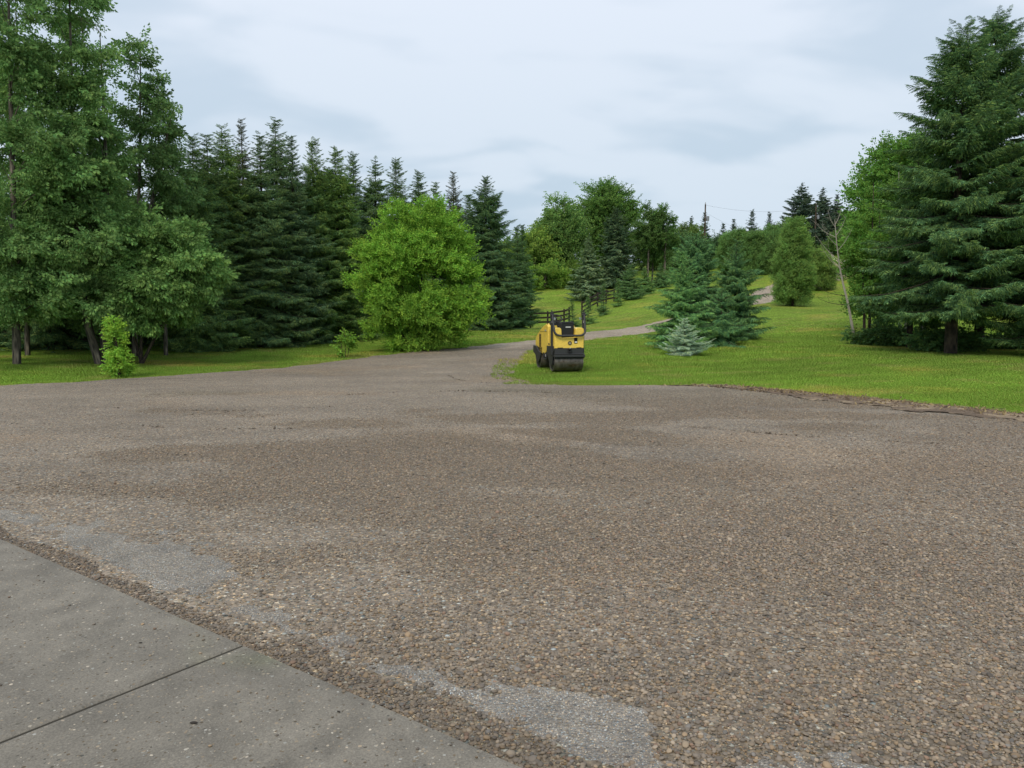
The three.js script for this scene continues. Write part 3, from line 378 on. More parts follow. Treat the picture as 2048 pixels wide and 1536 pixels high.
// giants beside the lawn
spruce('giant_spruce', 'huge spruce with a thick bare lower trunk beside the lawn', null, [15.21, -26, 11.6, 3.6], { seed: 71, spire: 2.4, girth: 0.21, color: [0.080, 0.147, 0.065], gaps: 0.14, power: 0.62, bare: 0.14, step: 0.17, whorl: 0.42, droop: 0.22 });
spruce('giant_spruce', 'tallest spruce behind the thick trunked giant at the lawn', null, [17.73, -28.5, 12.9, 4.0], { seed: 72, spire: 2.4, girth: 0.18, color: [0.074, 0.138, 0.062], gaps: 0.14, power: 0.62, bare: 0.15, step: 0.18, whorl: 0.44, droop: 0.22 });
spruce('giant_spruce', 'giant spruce with low boughs sweeping the grass beside the thick trunked giant', null, [18.2, -25, 11.4, 3.4], { seed: 73, spire: 2.4, girth: 0.17, color: [0.080, 0.147, 0.065], gaps: 0.14, power: 0.62, bare: 0.10, step: 0.18, whorl: 0.44, droop: 0.25 });
spruce('giant_spruce', 'shorter spruce leaning out between the giant spruces and the birches', null, [15.9, -30, 8.4, 2.3], { seed: 74, color: [0.080, 0.152, 0.062], gaps: 0.05, power: 0.62, bare: 0.20, step: 0.18, whorl: 0.4 });
// clump on the bend of the drive
spruce('drooping_spruce', 'bright drooping young spruce directly behind the small blue spruce', null, [6.6, -29.5, 4.2, 1.55], { seed: 81, spire: 1.7, kind: 'droopy', color: [0.099, 0.208, 0.081], power: 0.75, step: 0.14, whorl: 0.27, size: 0.85, droop: 0.3 });
spruce('drooping_spruce', 'tall slim spruce rising behind the bright drooping young spruce', null, [7.75, -32, 5.2, 1.45], { seed: 82, spire: 3, kind: 'droopy', color: [0.080, 0.168, 0.078], power: 0.45, step: 0.15, whorl: 0.26, size: 0.85, droop: 0.2 });
spruce('drooping_spruce', 'wide tiered spruce beside the drive bend with long level boughs', null, [9.63, -32.5, 4.95, 1.75], { seed: 83, spire: 1.7, kind: 'droopy', color: [0.077, 0.160, 0.073], power: 0.7, step: 0.14, whorl: 0.34, size: 0.85, droop: 0.15, gaps: 0.12 });
spruce('drooping_spruce', 'low dark spruce between the bright drooping and the wide tiered spruce', null, [8.4, -30.2, 2.7, 1.45], { seed: 84, spire: 2.4, kind: 'droopy', color: [0.074, 0.160, 0.072], power: 0.7, step: 0.14, whorl: 0.3, size: 0.85, droop: 0.3 });
spruce('blue_spruce', 'small silvery blue spruce at the foot of the drooping spruces', null, [6.2, -27, 1.62, 1.08], { seed: 85, kind: 'blue', color: [0.27, 0.37, 0.34], power: 0.9, step: 0.1, whorl: 0.13, size: 0.6, droop: 0.05, ascend: 0.4 });
// meadow and fence line
spruce('grey_spruce', 'grey green spruce above the rail fence on the meadow', null, [7.55, -75, 9.46, 2.3], { seed: 86, kind: 'far', color: [0.136, 0.192, 0.111], size: 1.25, step: 0.24 });
spruce('dark_spruce', 'dark rusty topped spruce behind the grey green spruce', null, [11.45, -84, 13.71, 2.6], { seed: 87, kind: 'far', color: [0.072, 0.112, 0.065], size: 1.4, step: 0.28, power: 0.55 });
[[4.38, -55, 2.7, 0.8], [5.64, -56, 3.1, 0.85], [7.26, -60, 4.2, 0.72], [9.01, -64, 4.9, 0.78], [10.6, -68, 6.4, 1.7], [12.6, -72, 6.3, 1.4], [15.68, -80, 7.2, 1.5], [17.5, -84, 8.1, 1.3]].forEach((q, i) => spruce('young_spruce', 'young spruce in the row planted along the rail fence', 'young spruces along the rail fence', q, { seed: 90 + i, color: i % 2 ? [0.1, 0.19, 0.07] : [0.085, 0.16, 0.07], size: 0.8, step: 0.16, whorl: 0.25, droop: 0.05, power: 0.9 }));
[[44.79, -118, 22.38, 4.8], [49.62, -122, 22.15, 3.8], [52.8, -124, 21.37, 3.4]].forEach((q, i) => spruce('hilltop_spruce', ['tall open spruce with long level boughs on the far hilltop', 'dense dark spruce beside the open hilltop spruce', 'hilltop spruce half hidden behind the aspens by the lawn'][i], null, q, { seed: 110 + i, kind: 'far', color: [0.064, 0.096, 0.072], size: 1.5, step: 0.34, whorl: 0.6, gaps: i ? 0.03 : 0.15, droop: -0.05, ascend: 0.3 }));
[[42.57, -135, 20.34, 2.2], [44.6, -132, 19.5, 1.9], [40.2, -138, 19.2, 2], [38.6, -139, 18.6, 2.2], [32.97, -140, 19.95, 1.9], [35.44, -140, 20.67, 2.4]].forEach((q, i) => spruce('distant_spruce', 'distant dark spruce on the skyline behind the utility pole', 'distant skyline spruces', q, { seed: 120 + i, kind: 'far', color: [0.061, 0.096, 0.068], size: 1.6, step: 0.4, whorl: 0.6 }));

// lime green shrub by the yard edge
leafy('lime_shrub', 'big round lime green shrub at the gravel edge', null, 'shrub', [-3.85, -31], { seed: 1, leaf: 'maple', color: [0.205, 0.385, 0.05], per: 30, clump: 0.42, r0: 0.07, mat: darkBark, hollow: 0.45,
  blobs: [[0, 2.8, 0, 2.3, 2.2, 2.2, 90], [-0.7, 4.4, 0, 1.3, 1.3, 1.4, 26], [0.7, 4.6, 0.1, 1.2, 1.3, 1.3, 24], [0, 5.2, -0.2, 0.9, 0.9, 0.9, 10], [0.1, 1.2, 0.3, 1.9, 1.1, 1.8, 46], [-1.6, 3.4, 0.3, 0.9, 1.2, 1.0, 13], [1.8, 2.3, 0.4, 0.95, 1.3, 1.1, 16], [1.5, 3.9, 0, 0.9, 0.9, 0.9, 10]],
  stems: [[[-0.2, 0, 0], [-0.5, 1.6, 0.1], [-0.9, 4.6, 0]], [[0.1, 0, 0.1], [0.4, 1.6, 0.2], [0.9, 4.6, 0.2]], [[0, 0, -0.1], [0.1, 2, -0.5], [0, 5.4, -0.3]], [[0.2, 0, 0], [1, 1.2, 0.2], [1.9, 2.6, 0.4]], [[-0.2, 0, 0.1], [-1, 1.2, 0.3], [-1.8, 3, 0.4]]] });
const C_CH = [0.135, 0.245, 0.078];
const tall = (lean, H, k = 0) => [[0, 0, 0], [lean * 0.3, H * 0.3, k * 0.1], [lean * 0.6, H * 0.65, k * 0.2], [lean, H, 0]];
// an airy upright crown: storeys of foliage that narrow up the stem
const storeys = (lean, y0, H, w0, w1, n, seed) => { const r = rng(seed), o = []; for (let y = y0; y < H; y += 0.75) { const f = (y - y0) / (H - y0), w = lerp(w0, w1, f) * (0.75 + r() * 0.5), a = r() * 6.3; o.push([lean * y / H + Math.cos(a) * w * 0.3, y, Math.sin(a) * w * 0.3, w, 0.55, w, Math.max(2, Math.round(n * w * w / (w0 * w0) * (0.7 + r() * 0.6)))]); } return o; };
const grove = { leaf: 'cherry', color: C_CH, per: 26, clump: 0.4, layered: 1, hollow: 0.05, up: 0.05 };
leafy('ash_tree', 'tall leafy tree on a single pale trunk by the yard corner', null, 'tree', [-14.88, -22.5], { ...grove, seed: 2, r0: 0.12, blobs: storeys(0.5, 1.9, 13.2, 1.75, 0.6, 14, 2), stems: [tall(0.5, 13)] });
leafy('leaning_tree', 'tall tree with leaning twin grey trunks behind the leafy vine', null, 'tree', [-13.1, -23.6], { ...grove, seed: 3, r0: 0.13, blobs: [...storeys(-0.4, 2.1, 12.6, 1.65, 0.55, 13, 3), ...storeys(0.5, 4, 10, 1, 0.4, 5, 33)], stems: [[[0.1, 0, 0], [-0.25, 1.6, 0], [-0.5, 5, -0.2], [-0.4, 12.5, -0.3]], [[0.2, 0, -0.2], [0.1, 1.8, -0.3], [0.4, 5, -0.3], [0.5, 10.2, -0.2]]] });
leafy('slender_tree', 'slender open tree with a thin leader above the shelter belt end', null, 'tree', [-13.5, -26.8], { ...grove, color: [0.125, 0.22, 0.075], seed: 4, r0: 0.1, clump: 0.34, per: 22, blobs: [...storeys(0.75, 3.4, 11.6, 1.5, 0.35, 8, 4), ...storeys(1.9, 6.5, 9.4, 0.7, 0.3, 4, 44)], stems: [[[0, 0, 0], [0.2, 3, 0], [0.5, 7, 0], [0.7, 11.0, 0]], [[0.2, 3, 0], [1, 6, 0], [1.75, 8.7, 0]]] });
leafy('slender_tree', 'slender tree between the leaning twin trunks and the first belt spruces', null, 'tree', [-12.7, -27.5], { ...grove, color: [0.125, 0.22, 0.075], seed: 5, r0: 0.08, clump: 0.34, per: 22, blobs: storeys(0.1, 3, 9.8, 1.25, 0.4, 7, 5), stems: [tall(0.1, 10)] });
leafy('cherry_tree', 'low spreading cherry tree with dense drooping leaves over the lawn', null, 'tree', [-11.2, -24.4], { seed: 6, leaf: 'cherry', color: [0.16, 0.285, 0.085], per: 36, clump: 0.36, r0: 0.06, mat: darkBark, layered: 1, hollow: 0.4, up: 0.0,
  blobs: [[0.1, 3.0, 0.1, 1.5, 1.5, 1.4, 62], [-1, 3.6, 0, 1.2, 1.5, 1.2, 30], [-0.6, 2, 0.3, 1.5, 0.6, 1.3, 20], [0.9, 2.9, 0.2, 0.8, 0.7, 0.8, 12]], stems: [[[-0.9, 0, 0], [-0.8, 1.2, 0], [-0.2, 3.4, 0]], [[-0.9, 0, -0.1], [-1.2, 1.6, 0], [-1.3, 4.4, 0]], [[-0.85, 0, 0.1], [-0.2, 1.1, 0.2], [1, 2.8, 0.3]]] });
leafy('ash_tree', 'tall leafy tree in the dim grove behind the pale single trunk', 'grove trees behind the pale trunk', 'tree', [-16.8, -26], { ...grove, seed: 7, size: 1.15, clump: 0.5, blobs: storeys(0.3, 1.7, 12.5, 2.1, 0.7, 10, 7), stems: [tall(0.3, 12.5)] });
leafy('ash_tree', 'tall leafy tree in the dim grove behind the pale single trunk', 'grove trees behind the pale trunk', 'tree', [-15.2, -28], { ...grove, seed: 8, size: 1.15, clump: 0.5, blobs: storeys(-0.3, 1.7, 13, 1.8, 0.6, 9, 8), stems: [tall(-0.3, 13)] });
leafy('leafy_vine', 'leafy columnar vine covered stump at the gravel edge', null, 'vine', [-10.66, -20.3], { seed: 9, leaf: 'vine', color: [0.25, 0.43, 0.055], per: 12, clump: 0.11, size: 0.5, r0: 0.05, mat: darkBark, hollow: 0.5, up: 0.2, limbs: 0.3,
  blobs: [[-0.08, 1.05, 0, 0.17, 0.45, 0.17, 30], [0.02, 0.42, 0, 0.27, 0.36, 0.26, 42], [-0.1, 1.4, 0, 0.12, 0.2, 0.12, 10]], stems: [[[0, 0, 0], [-0.03, 0.8, 0], [-0.08, 1.6, 0]]] });
leafy('sapling_shrub', 'small upright sapling shrub at the gravel edge beside the lime shrub', null, 'shrub', [-6.2, -27.9], { seed: 10, leaf: 'vine', color: [0.175, 0.320, 0.043], per: 5, clump: 0.14, r0: 0.012, mat: darkBark, hollow: 0.1, size: 0.8,
  blobs: [[-0.05, 0.65, 0, 0.28, 0.36, 0.25, 16], [0.15, 0.8, 0, 0.15, 0.25, 0.15, 5]], stems: [[[-0.08, 0, 0], [-0.15, 0.5, 0], [-0.2, 0.95, 0]], [[0, 0, 0], [0, 0.6, 0.05], [-0.03, 1.1, 0.05]], [[0.07, 0, 0], [0.15, 0.5, 0], [0.22, 0.95, 0]]] });
// aspens and birches beyond the giants
leafy('aspen_tree', 'bright aspen crowding the lawn side of the giant spruces', null, 'tree', [17.9, -36], { seed: 11, leaf: 'aspen', color: [0.131, 0.264, 0.048], per: 24, clump: 0.55, size: 1.15, hollow: 0.2, blobs: [[-0.3, 5.8, 0, 1.6, 3.2, 1.6, 110], [0.1, 8.2, 0, 1.1, 1.3, 1.1, 24], [0, 2.6, 0, 1.2, 1.2, 1.2, 22]], stems: [tall(0.1, 9), tall(-0.6, 8)] });
leafy('aspen_tree', 'taller aspen with its crown against the giant spruce', null, 'tree', [20.0, -38], { seed: 12, leaf: 'aspen', color: [0.123, 0.240, 0.048], per: 24, clump: 0.6, size: 1.2, hollow: 0.2, blobs: [[0, 6.4, 0, 1.7, 3.4, 1.7, 110], [0.5, 3, 0, 1.3, 1.2, 1.2, 20]], stems: [tall(0.2, 9.6), tall(-0.7, 8)] });
leafy('aspen_tree', 'small leafy aspen clump on dark stems beside the bare birch', null, 'tree', [15.7, -33], { seed: 13, leaf: 'aspen', color: [0.140, 0.272, 0.048], per: 22, clump: 0.42, size: 1, hollow: 0.1, r0: 0.07, mat: darkBark, blobs: [[0, 4.2, 0, 1.0, 2.4, 1.0, 50], [0.2, 1.9, 0, 0.9, 0.9, 0.9, 22]], stems: [tall(-0.1, 7), [[0.3, 0, 0], [0.35, 2, 0], [0.2, 6, 0]], [[-0.25, 0, 0.1], [-0.3, 2, 0], [-0.6, 5, 0]]] });
[[17.57, -34], [18.02, -34.4], [18.34, -33.8], [18.7, -34.2], [18.97, -34.6], [19.61, -34]].forEach(([x, z], i) => leafy('grove_birch', 'thin pale birch stem in the grove behind the giant spruce trunk', 'thin birches of the grove', 'tree', [x, z], { seed: 14 + i, leaf: 'aspen', color: [0.123, 0.232, 0.043], per: 18, clump: 0.5, r0: 0.075, mat: birchBark, size: 1.1, hollow: 0.1, blobs: [[0, 5, 0, 0.9, 2.6, 0.9, 30]], stems: [tall((i % 3 - 1) * 0.4, 7.6)] }));
[[15.9, -27.4, 'low leafy undergrowth between the giant spruce trunks'], [17.2, -30.5, 'low leafy undergrowth at the foot of the thin birches'], [15.6, -31.6, 'low leafy undergrowth round the aspen clump stems'], [19.4, -29.5, 'low leafy undergrowth behind the giant with low boughs']].forEach(([x, z, label], i) => leafy('undergrowth_shrub', label, null, 'shrub', [x, z], { seed: 300 + i, leaf: 'vine', color: [0.11, 0.2, 0.06], per: 12, clump: 0.25, size: 1.3, r0: 0.012, mat: darkBark, hollow: 0, blobs: [[0, 0.35, 0, 1.3, 0.3, 0.7, 34]], stems: [[[0, 0, 0], [0.1, 0.3, 0], [0.2, 0.6, 0]], [[-0.5, 0, 0], [-0.5, 0.3, 0.1], [-0.6, 0.55, 0]]] }));
{
  const y = T(14.65, -32), t = thing('bare_birch', 'bare dead white birch leaning over the lawn', 'tree', [14.65, y - 0.05, -32]), r = rng(8), tr = [[0, 0, 0], [-0.38, 1.75, 0], [-0.73, 3.0, 0], [-1.0, 4.25, 0.1], [-1.13, 5.3, 0.1]];
  part('trunk', tube(tr, 0.07, 0.012, 8, 12), birchBark, t);
  const c = new THREE.CatmullRomCurve3(tr.map((q) => V(...q)));
  for (const [u, dx, dy, dz, dark] of [[0.32, -1.5, 0.45, 0.2, 1], [0.25, -1.5, 0.3, 0.3, 1], [0.55, -0.9, 0.9, 0.2], [0.62, -1.0, 1.1, -0.1], [0.7, 0.5, 0.9, 0.2], [0.74, -0.8, 0.9, 0.2], [0.82, -0.9, 0.7, -0.2], [0.84, 0.4, 0.8, 0], [0.92, -0.4, 0.7, 0.1], [0.95, 0.25, 0.7, 0], [0.45, 0.6, 0.5, 0.2, 1], [0.5, -0.7, 0.35, 0.4, 1]]) {
    const a = c.getPoint(u), b = a.clone().add(V(dx, dy, dz)), m = a.clone().lerp(b, 0.5).add(V(0, -0.1, 0)), bits = [tube([a, m, b], 0.016, 0.004, 5, 6)]; for (let k = 0; k < 5; k++) { const s = a.clone().lerp(b, 0.3 + k * 0.15); bits.push(tube([s, s.clone().add(V((r() - 0.7) * 0.5, (r() - 0.1) * 0.4, (r() - 0.5) * 0.4))], 0.006, 0.003, 3, 2)); }
    part('branch', merge(bits), dark ? darkBark : birchBark, t);
  }
}
// hillside trees
const farLeaf = { leaf: 'far', size: 1.35, per: 22, hollow: 0.25 };
const crownTree = (name, label, [x, z, top, w], o) => { const H = top - T(x, z), lo = o.low ?? 0.22; return leafy(name, label, o.group, o.category ?? 'tree', [x, z], { ...farLeaf, clump: w * 0.3, r0: 0.014 * H + 0.03, ...o, blobs: o.blobs?.(H, w) ?? [[0, H * (0.5 + lo / 2), 0, w, H * (0.5 - lo / 2), w, o.n ?? 60]], stems: o.stems?.(H) ?? [tall(0.2, H * 0.95)] }); };
crownTree('hill_birch', 'soft green birch at the meadow top beside the poplar', [5.95, -90, 15.73, 2.3], { seed: 31, color: [0.131, 0.240, 0.067], n: 80, low: 0.1, mat: birchBark });
crownTree('hill_birch', 'shorter birch at the meadow edge next to the soft green birch', [4.3, -92, 13.5, 2.0], { seed: 32, color: [0.123, 0.224, 0.062], n: 60, low: 0.1, mat: birchBark });
crownTree('hill_poplar', 'big round headed poplar, tallest on the meadow hill', [11.92, -97, 18.38, 3.5], { seed: 33, color: [0.105, 0.208, 0.048], n: 0, blobs: (H, w) => [[0, H * 0.78, 0, w * 0.9, H * 0.2, w * 0.8, 60], [-w * 0.5, H * 0.5, 0, w * 0.8, H * 0.3, w * 0.8, 60], [w * 0.4, H * 0.45, 0, w * 0.7, H * 0.25, w * 0.7, 40], [w * 0.7, H * 0.7, 0, w * 0.5, H * 0.13, w * 0.5, 16]] });
crownTree('slim_poplar', 'slim dark poplar with open top between dark spruce and pole', [15.4, -86, 14.3, 1.2], { seed: 34, color: [0.088, 0.168, 0.048], group: 'pair of slim poplars', low: 0.3, n: 34, clump: 0.35, size: 1 });
crownTree('slim_poplar', 'slim dark poplar with open top between dark spruce and pole', [17.3, -86, 14.66, 1.3], { seed: 35, color: [0.088, 0.176, 0.048], group: 'pair of slim poplars', low: 0.3, n: 36, clump: 0.35, size: 1 });
crownTree('slim_poplar', 'poplar with its crown overlapping the pair of slim poplars', [16.3, -88, 12.6, 1.3], { seed: 36, color: [0.088, 0.176, 0.048], low: 0.2, n: 34, clump: 0.4, size: 1 });
crownTree('hill_shrub', 'pale bushy tree at the meadow edge past the belt', [2.6, -88, 11.67, 2.4], { seed: 37, color: [0.175, 0.280, 0.057], low: 0, n: 60 });
crownTree('hill_shrub', 'low pale thicket along the meadow top', [3.6, -84, 7.0, 1.8], { seed: 38, color: [0.158, 0.272, 0.048], low: 0, n: 30, category: 'shrub' });
crownTree('hill_shrub', 'low green thicket under the soft green birch', [6.6, -87, 7.6, 2.2], { seed: 39, color: [0.123, 0.224, 0.043], low: 0, n: 34, category: 'shrub' });
const larch = { leaf: 'larch', size: 1.5, per: 34, clump: 0.34, hollow: 0.25, mat: darkBark };
crownTree('young_larch', 'large feathery larch at the bend of the drive', [22.9, -61.5, 9.3, 1.15], { ...larch, seed: 41, color: [0.149, 0.264, 0.067], blobs: (H, w) => [[0, H * 0.35, 0, w, H * 0.33, w, 110], [0, H * 0.68, 0, w * 0.62, H * 0.28, w * 0.62, 50], [0, H * 0.9, 0, w * 0.3, H * 0.12, w * 0.3, 14]] });
crownTree('young_larch', 'smaller feathery larch behind the large feathery larch', [30.63, -76, 8.58, 1.2], { ...larch, seed: 42, color: [0.166, 0.272, 0.067], blobs: (H, w) => [[0, H * 0.35, 0, w, H * 0.33, w, 70], [0, H * 0.7, 0, w * 0.55, H * 0.28, w * 0.55, 30]] });
crownTree('blossom_shrub', 'white blossoming shrub behind the smaller feathery larch', [34.4, -82, 7.9, 1.6], { seed: 43, color: [0.46, 0.46, 0.4], low: 0, n: 26, per: 16, size: 0.8, category: 'shrub' });
[[30.2, -88, 11.2], [28.4, -89, 11.5], [26.4, -90, 11.4], [31.8, -93, 12.2]].forEach(([x, z, top], i) => crownTree('drive_larch', 'feathery larch in the row across the upper drive', [x, z, top, 1.6], { ...larch, size: 2, group: 'larches across the upper drive', seed: 44 + i, color: [0.123, 0.232, 0.067], blobs: (H, w) => [[0, H * 0.36, 0, w, H * 0.34, w, 70], [0, H * 0.7, 0, w * 0.6, H * 0.28, w * 0.6, 34]] }));
[[26.2, -116, 15.2, 3.2, [0.11, 0.18, 0.045], 'yellow green round tree behind the utility pole'], [31.5, -118, 13.6, 3.8, [0.06, 0.125, 0.05], 'dark round tree on the hill above the upper lawn'], [36.5, -122, 14.2, 3.6, [0.065, 0.135, 0.05], 'broad dark tree in front of the grey roof'], [22, -104, 13.2, 2.6, [0.08, 0.155, 0.055], 'mid green tree between the slim poplars and the pole'], [24.2, -100, 11.3, 2.4, [0.07, 0.15, 0.06], 'bushy tree at the foot of the utility pole'], [41, -126, 14.6, 3.2, [0.06, 0.12, 0.05], 'dark tree hiding the end of the grey roofed house'], [19.5, -108, 13.6, 3, [0.09, 0.16, 0.055], 'pale tree behind the slim poplars']].forEach(([x, z, top, w, color, label], i) => crownTree('hill_tree', label, [x, z, top, w], { seed: 50 + i, color, low: 0.05, n: 64 }));
[[-3, -112, 12], [1, -116, 13], [6, -120, 14], [14, -122, 14.5], [47, -130, 17], [54, -132, 18], [60, -128, 18.5], [38, -112, 11.6], [57, -112, 15], [49, -108, 13.2], [-8, -108, 12], [66, -120, 18]].forEach(([x, z, top], i) => crownTree('skyline_tree', 'green leafy tree of the far row on the skyline', [x, z, top, 3.6], { seed: 70 + i, group: 'far row of skyline trees', color: [0.096, 0.176, 0.048], low: 0, n: 56, size: 1.7, per: 18 }));
[[40, -70], [46, -76], [36, -58], [44, -60], [30, -47], [36, -44]].forEach(([x, z], i) => crownTree('slope_aspen', 'leafy aspen in the thicket up the slope behind the grove', [x, z, T(x, z) + 7 + (i % 3), 2.6], { seed: 85 + i, group: 'aspen thicket up the slope', color: [0.114, 0.216, 0.048], low: 0.05, n: 60 }));

// ---------------------------------------------------------------- rail fence, poles, house
{
  const wood = new THREE.MeshStandardMaterial({ color: lin(0.16, 0.115, 0.075), roughness: 0.9, map: barkTex }), runs = [[[-5, -53.5], [1.4, -57], [4.15, -60], [4.6, -60.6]], [[5.8, -62.5], [7.6, -67], [9.74, -72], [12.6, -78.5]]];
  runs.forEach((run, k) => {
    const pts = []; run.slice(1).forEach((b, i) => { const a = run[i], L = Math.hypot(b[0] - a[0], b[1] - a[1]), n = Math.max(1, Math.round(L / 2.5)); for (let j = 0; j < n; j++) pts.push([lerp(a[0], b[0], j / n), lerp(a[1], b[1], j / n)]); }); pts.push(run.at(-1));
    const [bx, bz] = pts[0], by = T(bx, bz), f = thing('rail_fence', k ? 'brown rail fence climbing the slope behind the young spruces' : 'brown rail fence on the flat behind the road roller', 'fence', [bx, by, bz]);
    const at = pts.map(([x, z]) => V(x - bx, T(x, z) - by, z - bz));
    const postGeo = new RoundedBoxGeometry(0.13, 1.55, 0.13, 1, 0.015);
    at.forEach((p) => { const m = part('post', postGeo, wood, f); m.position.copy(p).y += 0.475; });
    at.slice(1).forEach((p, i) => { for (const h of [0.42, 0.76, 1.1]) { const a = at[i].clone(), b = p.clone(), d = b.clone().sub(a), m = part('rail', new RoundedBoxGeometry(d.length() - 0.02, 0.14, 0.045, 1, 0.01), wood, f); m.position.copy(a.lerp(b, 0.5)); m.position.y += h; m.rotation.y = Math.atan2(-d.z, d.x); m.rotation.order = 'YXZ'; m.rotation.z = Math.atan2(d.y, Math.hypot(d.x, d.z)); m.translateZ(0.09); } });
  });
  const poleWood = bark(0.34, 0.26, 0.2), metal = std(0.25, 0.26, 0.27, 0.5, { metalness: 0.6 }), glassy = std(0.3, 0.3, 0.3, 0.4);
  const poles = [[26.37, 16.85, -104, 'brown utility pole standing beside the yellow green hill tree'], [46.24, 18.6, -116, 'brown utility pole standing in front of the hilltop spruces']].map(([x, top, z, label]) => {
    const y = T(x, z), H = top - y, p = thing('utility_pole', label, 'utility pole', [x, y - 0.3, z]);
    part('shaft', tube([[0, 0, 0], [0, H * 0.5, 0], [0, H + 0.3, 0]], 0.13, 0.09, 10, 4), poleWood, p);
    part('insulator', merge([new THREE.CylinderGeometry(0.05, 0.07, 0.2, 10).translate(0, H + 0.45, 0)]), glassy, p);
    part('transformer', merge([new THREE.CylinderGeometry(0.2, 0.2, 0.6, 14).translate(0.36, H - 1.6, 0), new THREE.BoxGeometry(0.2, 0.06, 0.08).translate(0.12, H - 1.5, 0)]), metal, p);
    return V(x, y + H, z);
  });
  const wire = (a, b, sag, label) => { const m = a.clone().lerp(b, 0.5); m.y -= sag; const g = new THREE.TubeGeometry(new THREE.QuadraticBezierCurve3(a, m, b), 24, 0.009, 4); tag(part(numbered('power_line'), g, std(0.05, 0.05, 0.05, 0.6), scene), label, 'cable'); };
  wire(poles[0].clone().add(V(0, -1.1, 0)), V(47, 15.2, -136), 1.0, 'thin power line running down to the grey roofed house');
  wire(poles[0].clone().add(V(0, -0.1, 0)), poles[1].clone().add(V(0, -0.4, 0)), 1.6, 'thin power line strung between the two utility poles');
  const hx = 47.2, hz = -140, hy = T(hx, hz), house = thing('distant_house', 'distant low house with a grey gable roof behind the trees', 'house', [hx, hy, hz]), eave = 16.0 - hy, ridge = 17.35 - hy;
  part('wall', new THREE.BoxGeometry(9.4, eave, 6.4).translate(0, eave / 2, 0), std(0.5, 0.48, 0.44, 0.9), house);
  const rs = new THREE.Shape([[-4, eave - 0.1], [4, eave - 0.1], [0, ridge]].map((q) => new THREE.Vector2(...q)));
  part('roof', new THREE.ExtrudeGeometry(rs, { depth: 10, bevelEnabled: false }).translate(0, 0, -5).rotateY(Math.PI / 2), std(0.22, 0.23, 0.25, 0.9), house);
  for (const x of [-2.6, 2.4]) { const w = part('window', new THREE.BoxGeometry(1.5, 1.2, 0.1).translate(x, eave - 1.1, 3.23), std(0.75, 0.75, 0.72, 0.6), house); part('pane', new THREE.BoxGeometry(1.3, 1.0, 0.04).translate(x, eave - 1.1, 3.28), std(0.04, 0.05, 0.06, 0.1), w); }
}
console.log('sprays', nSpray);
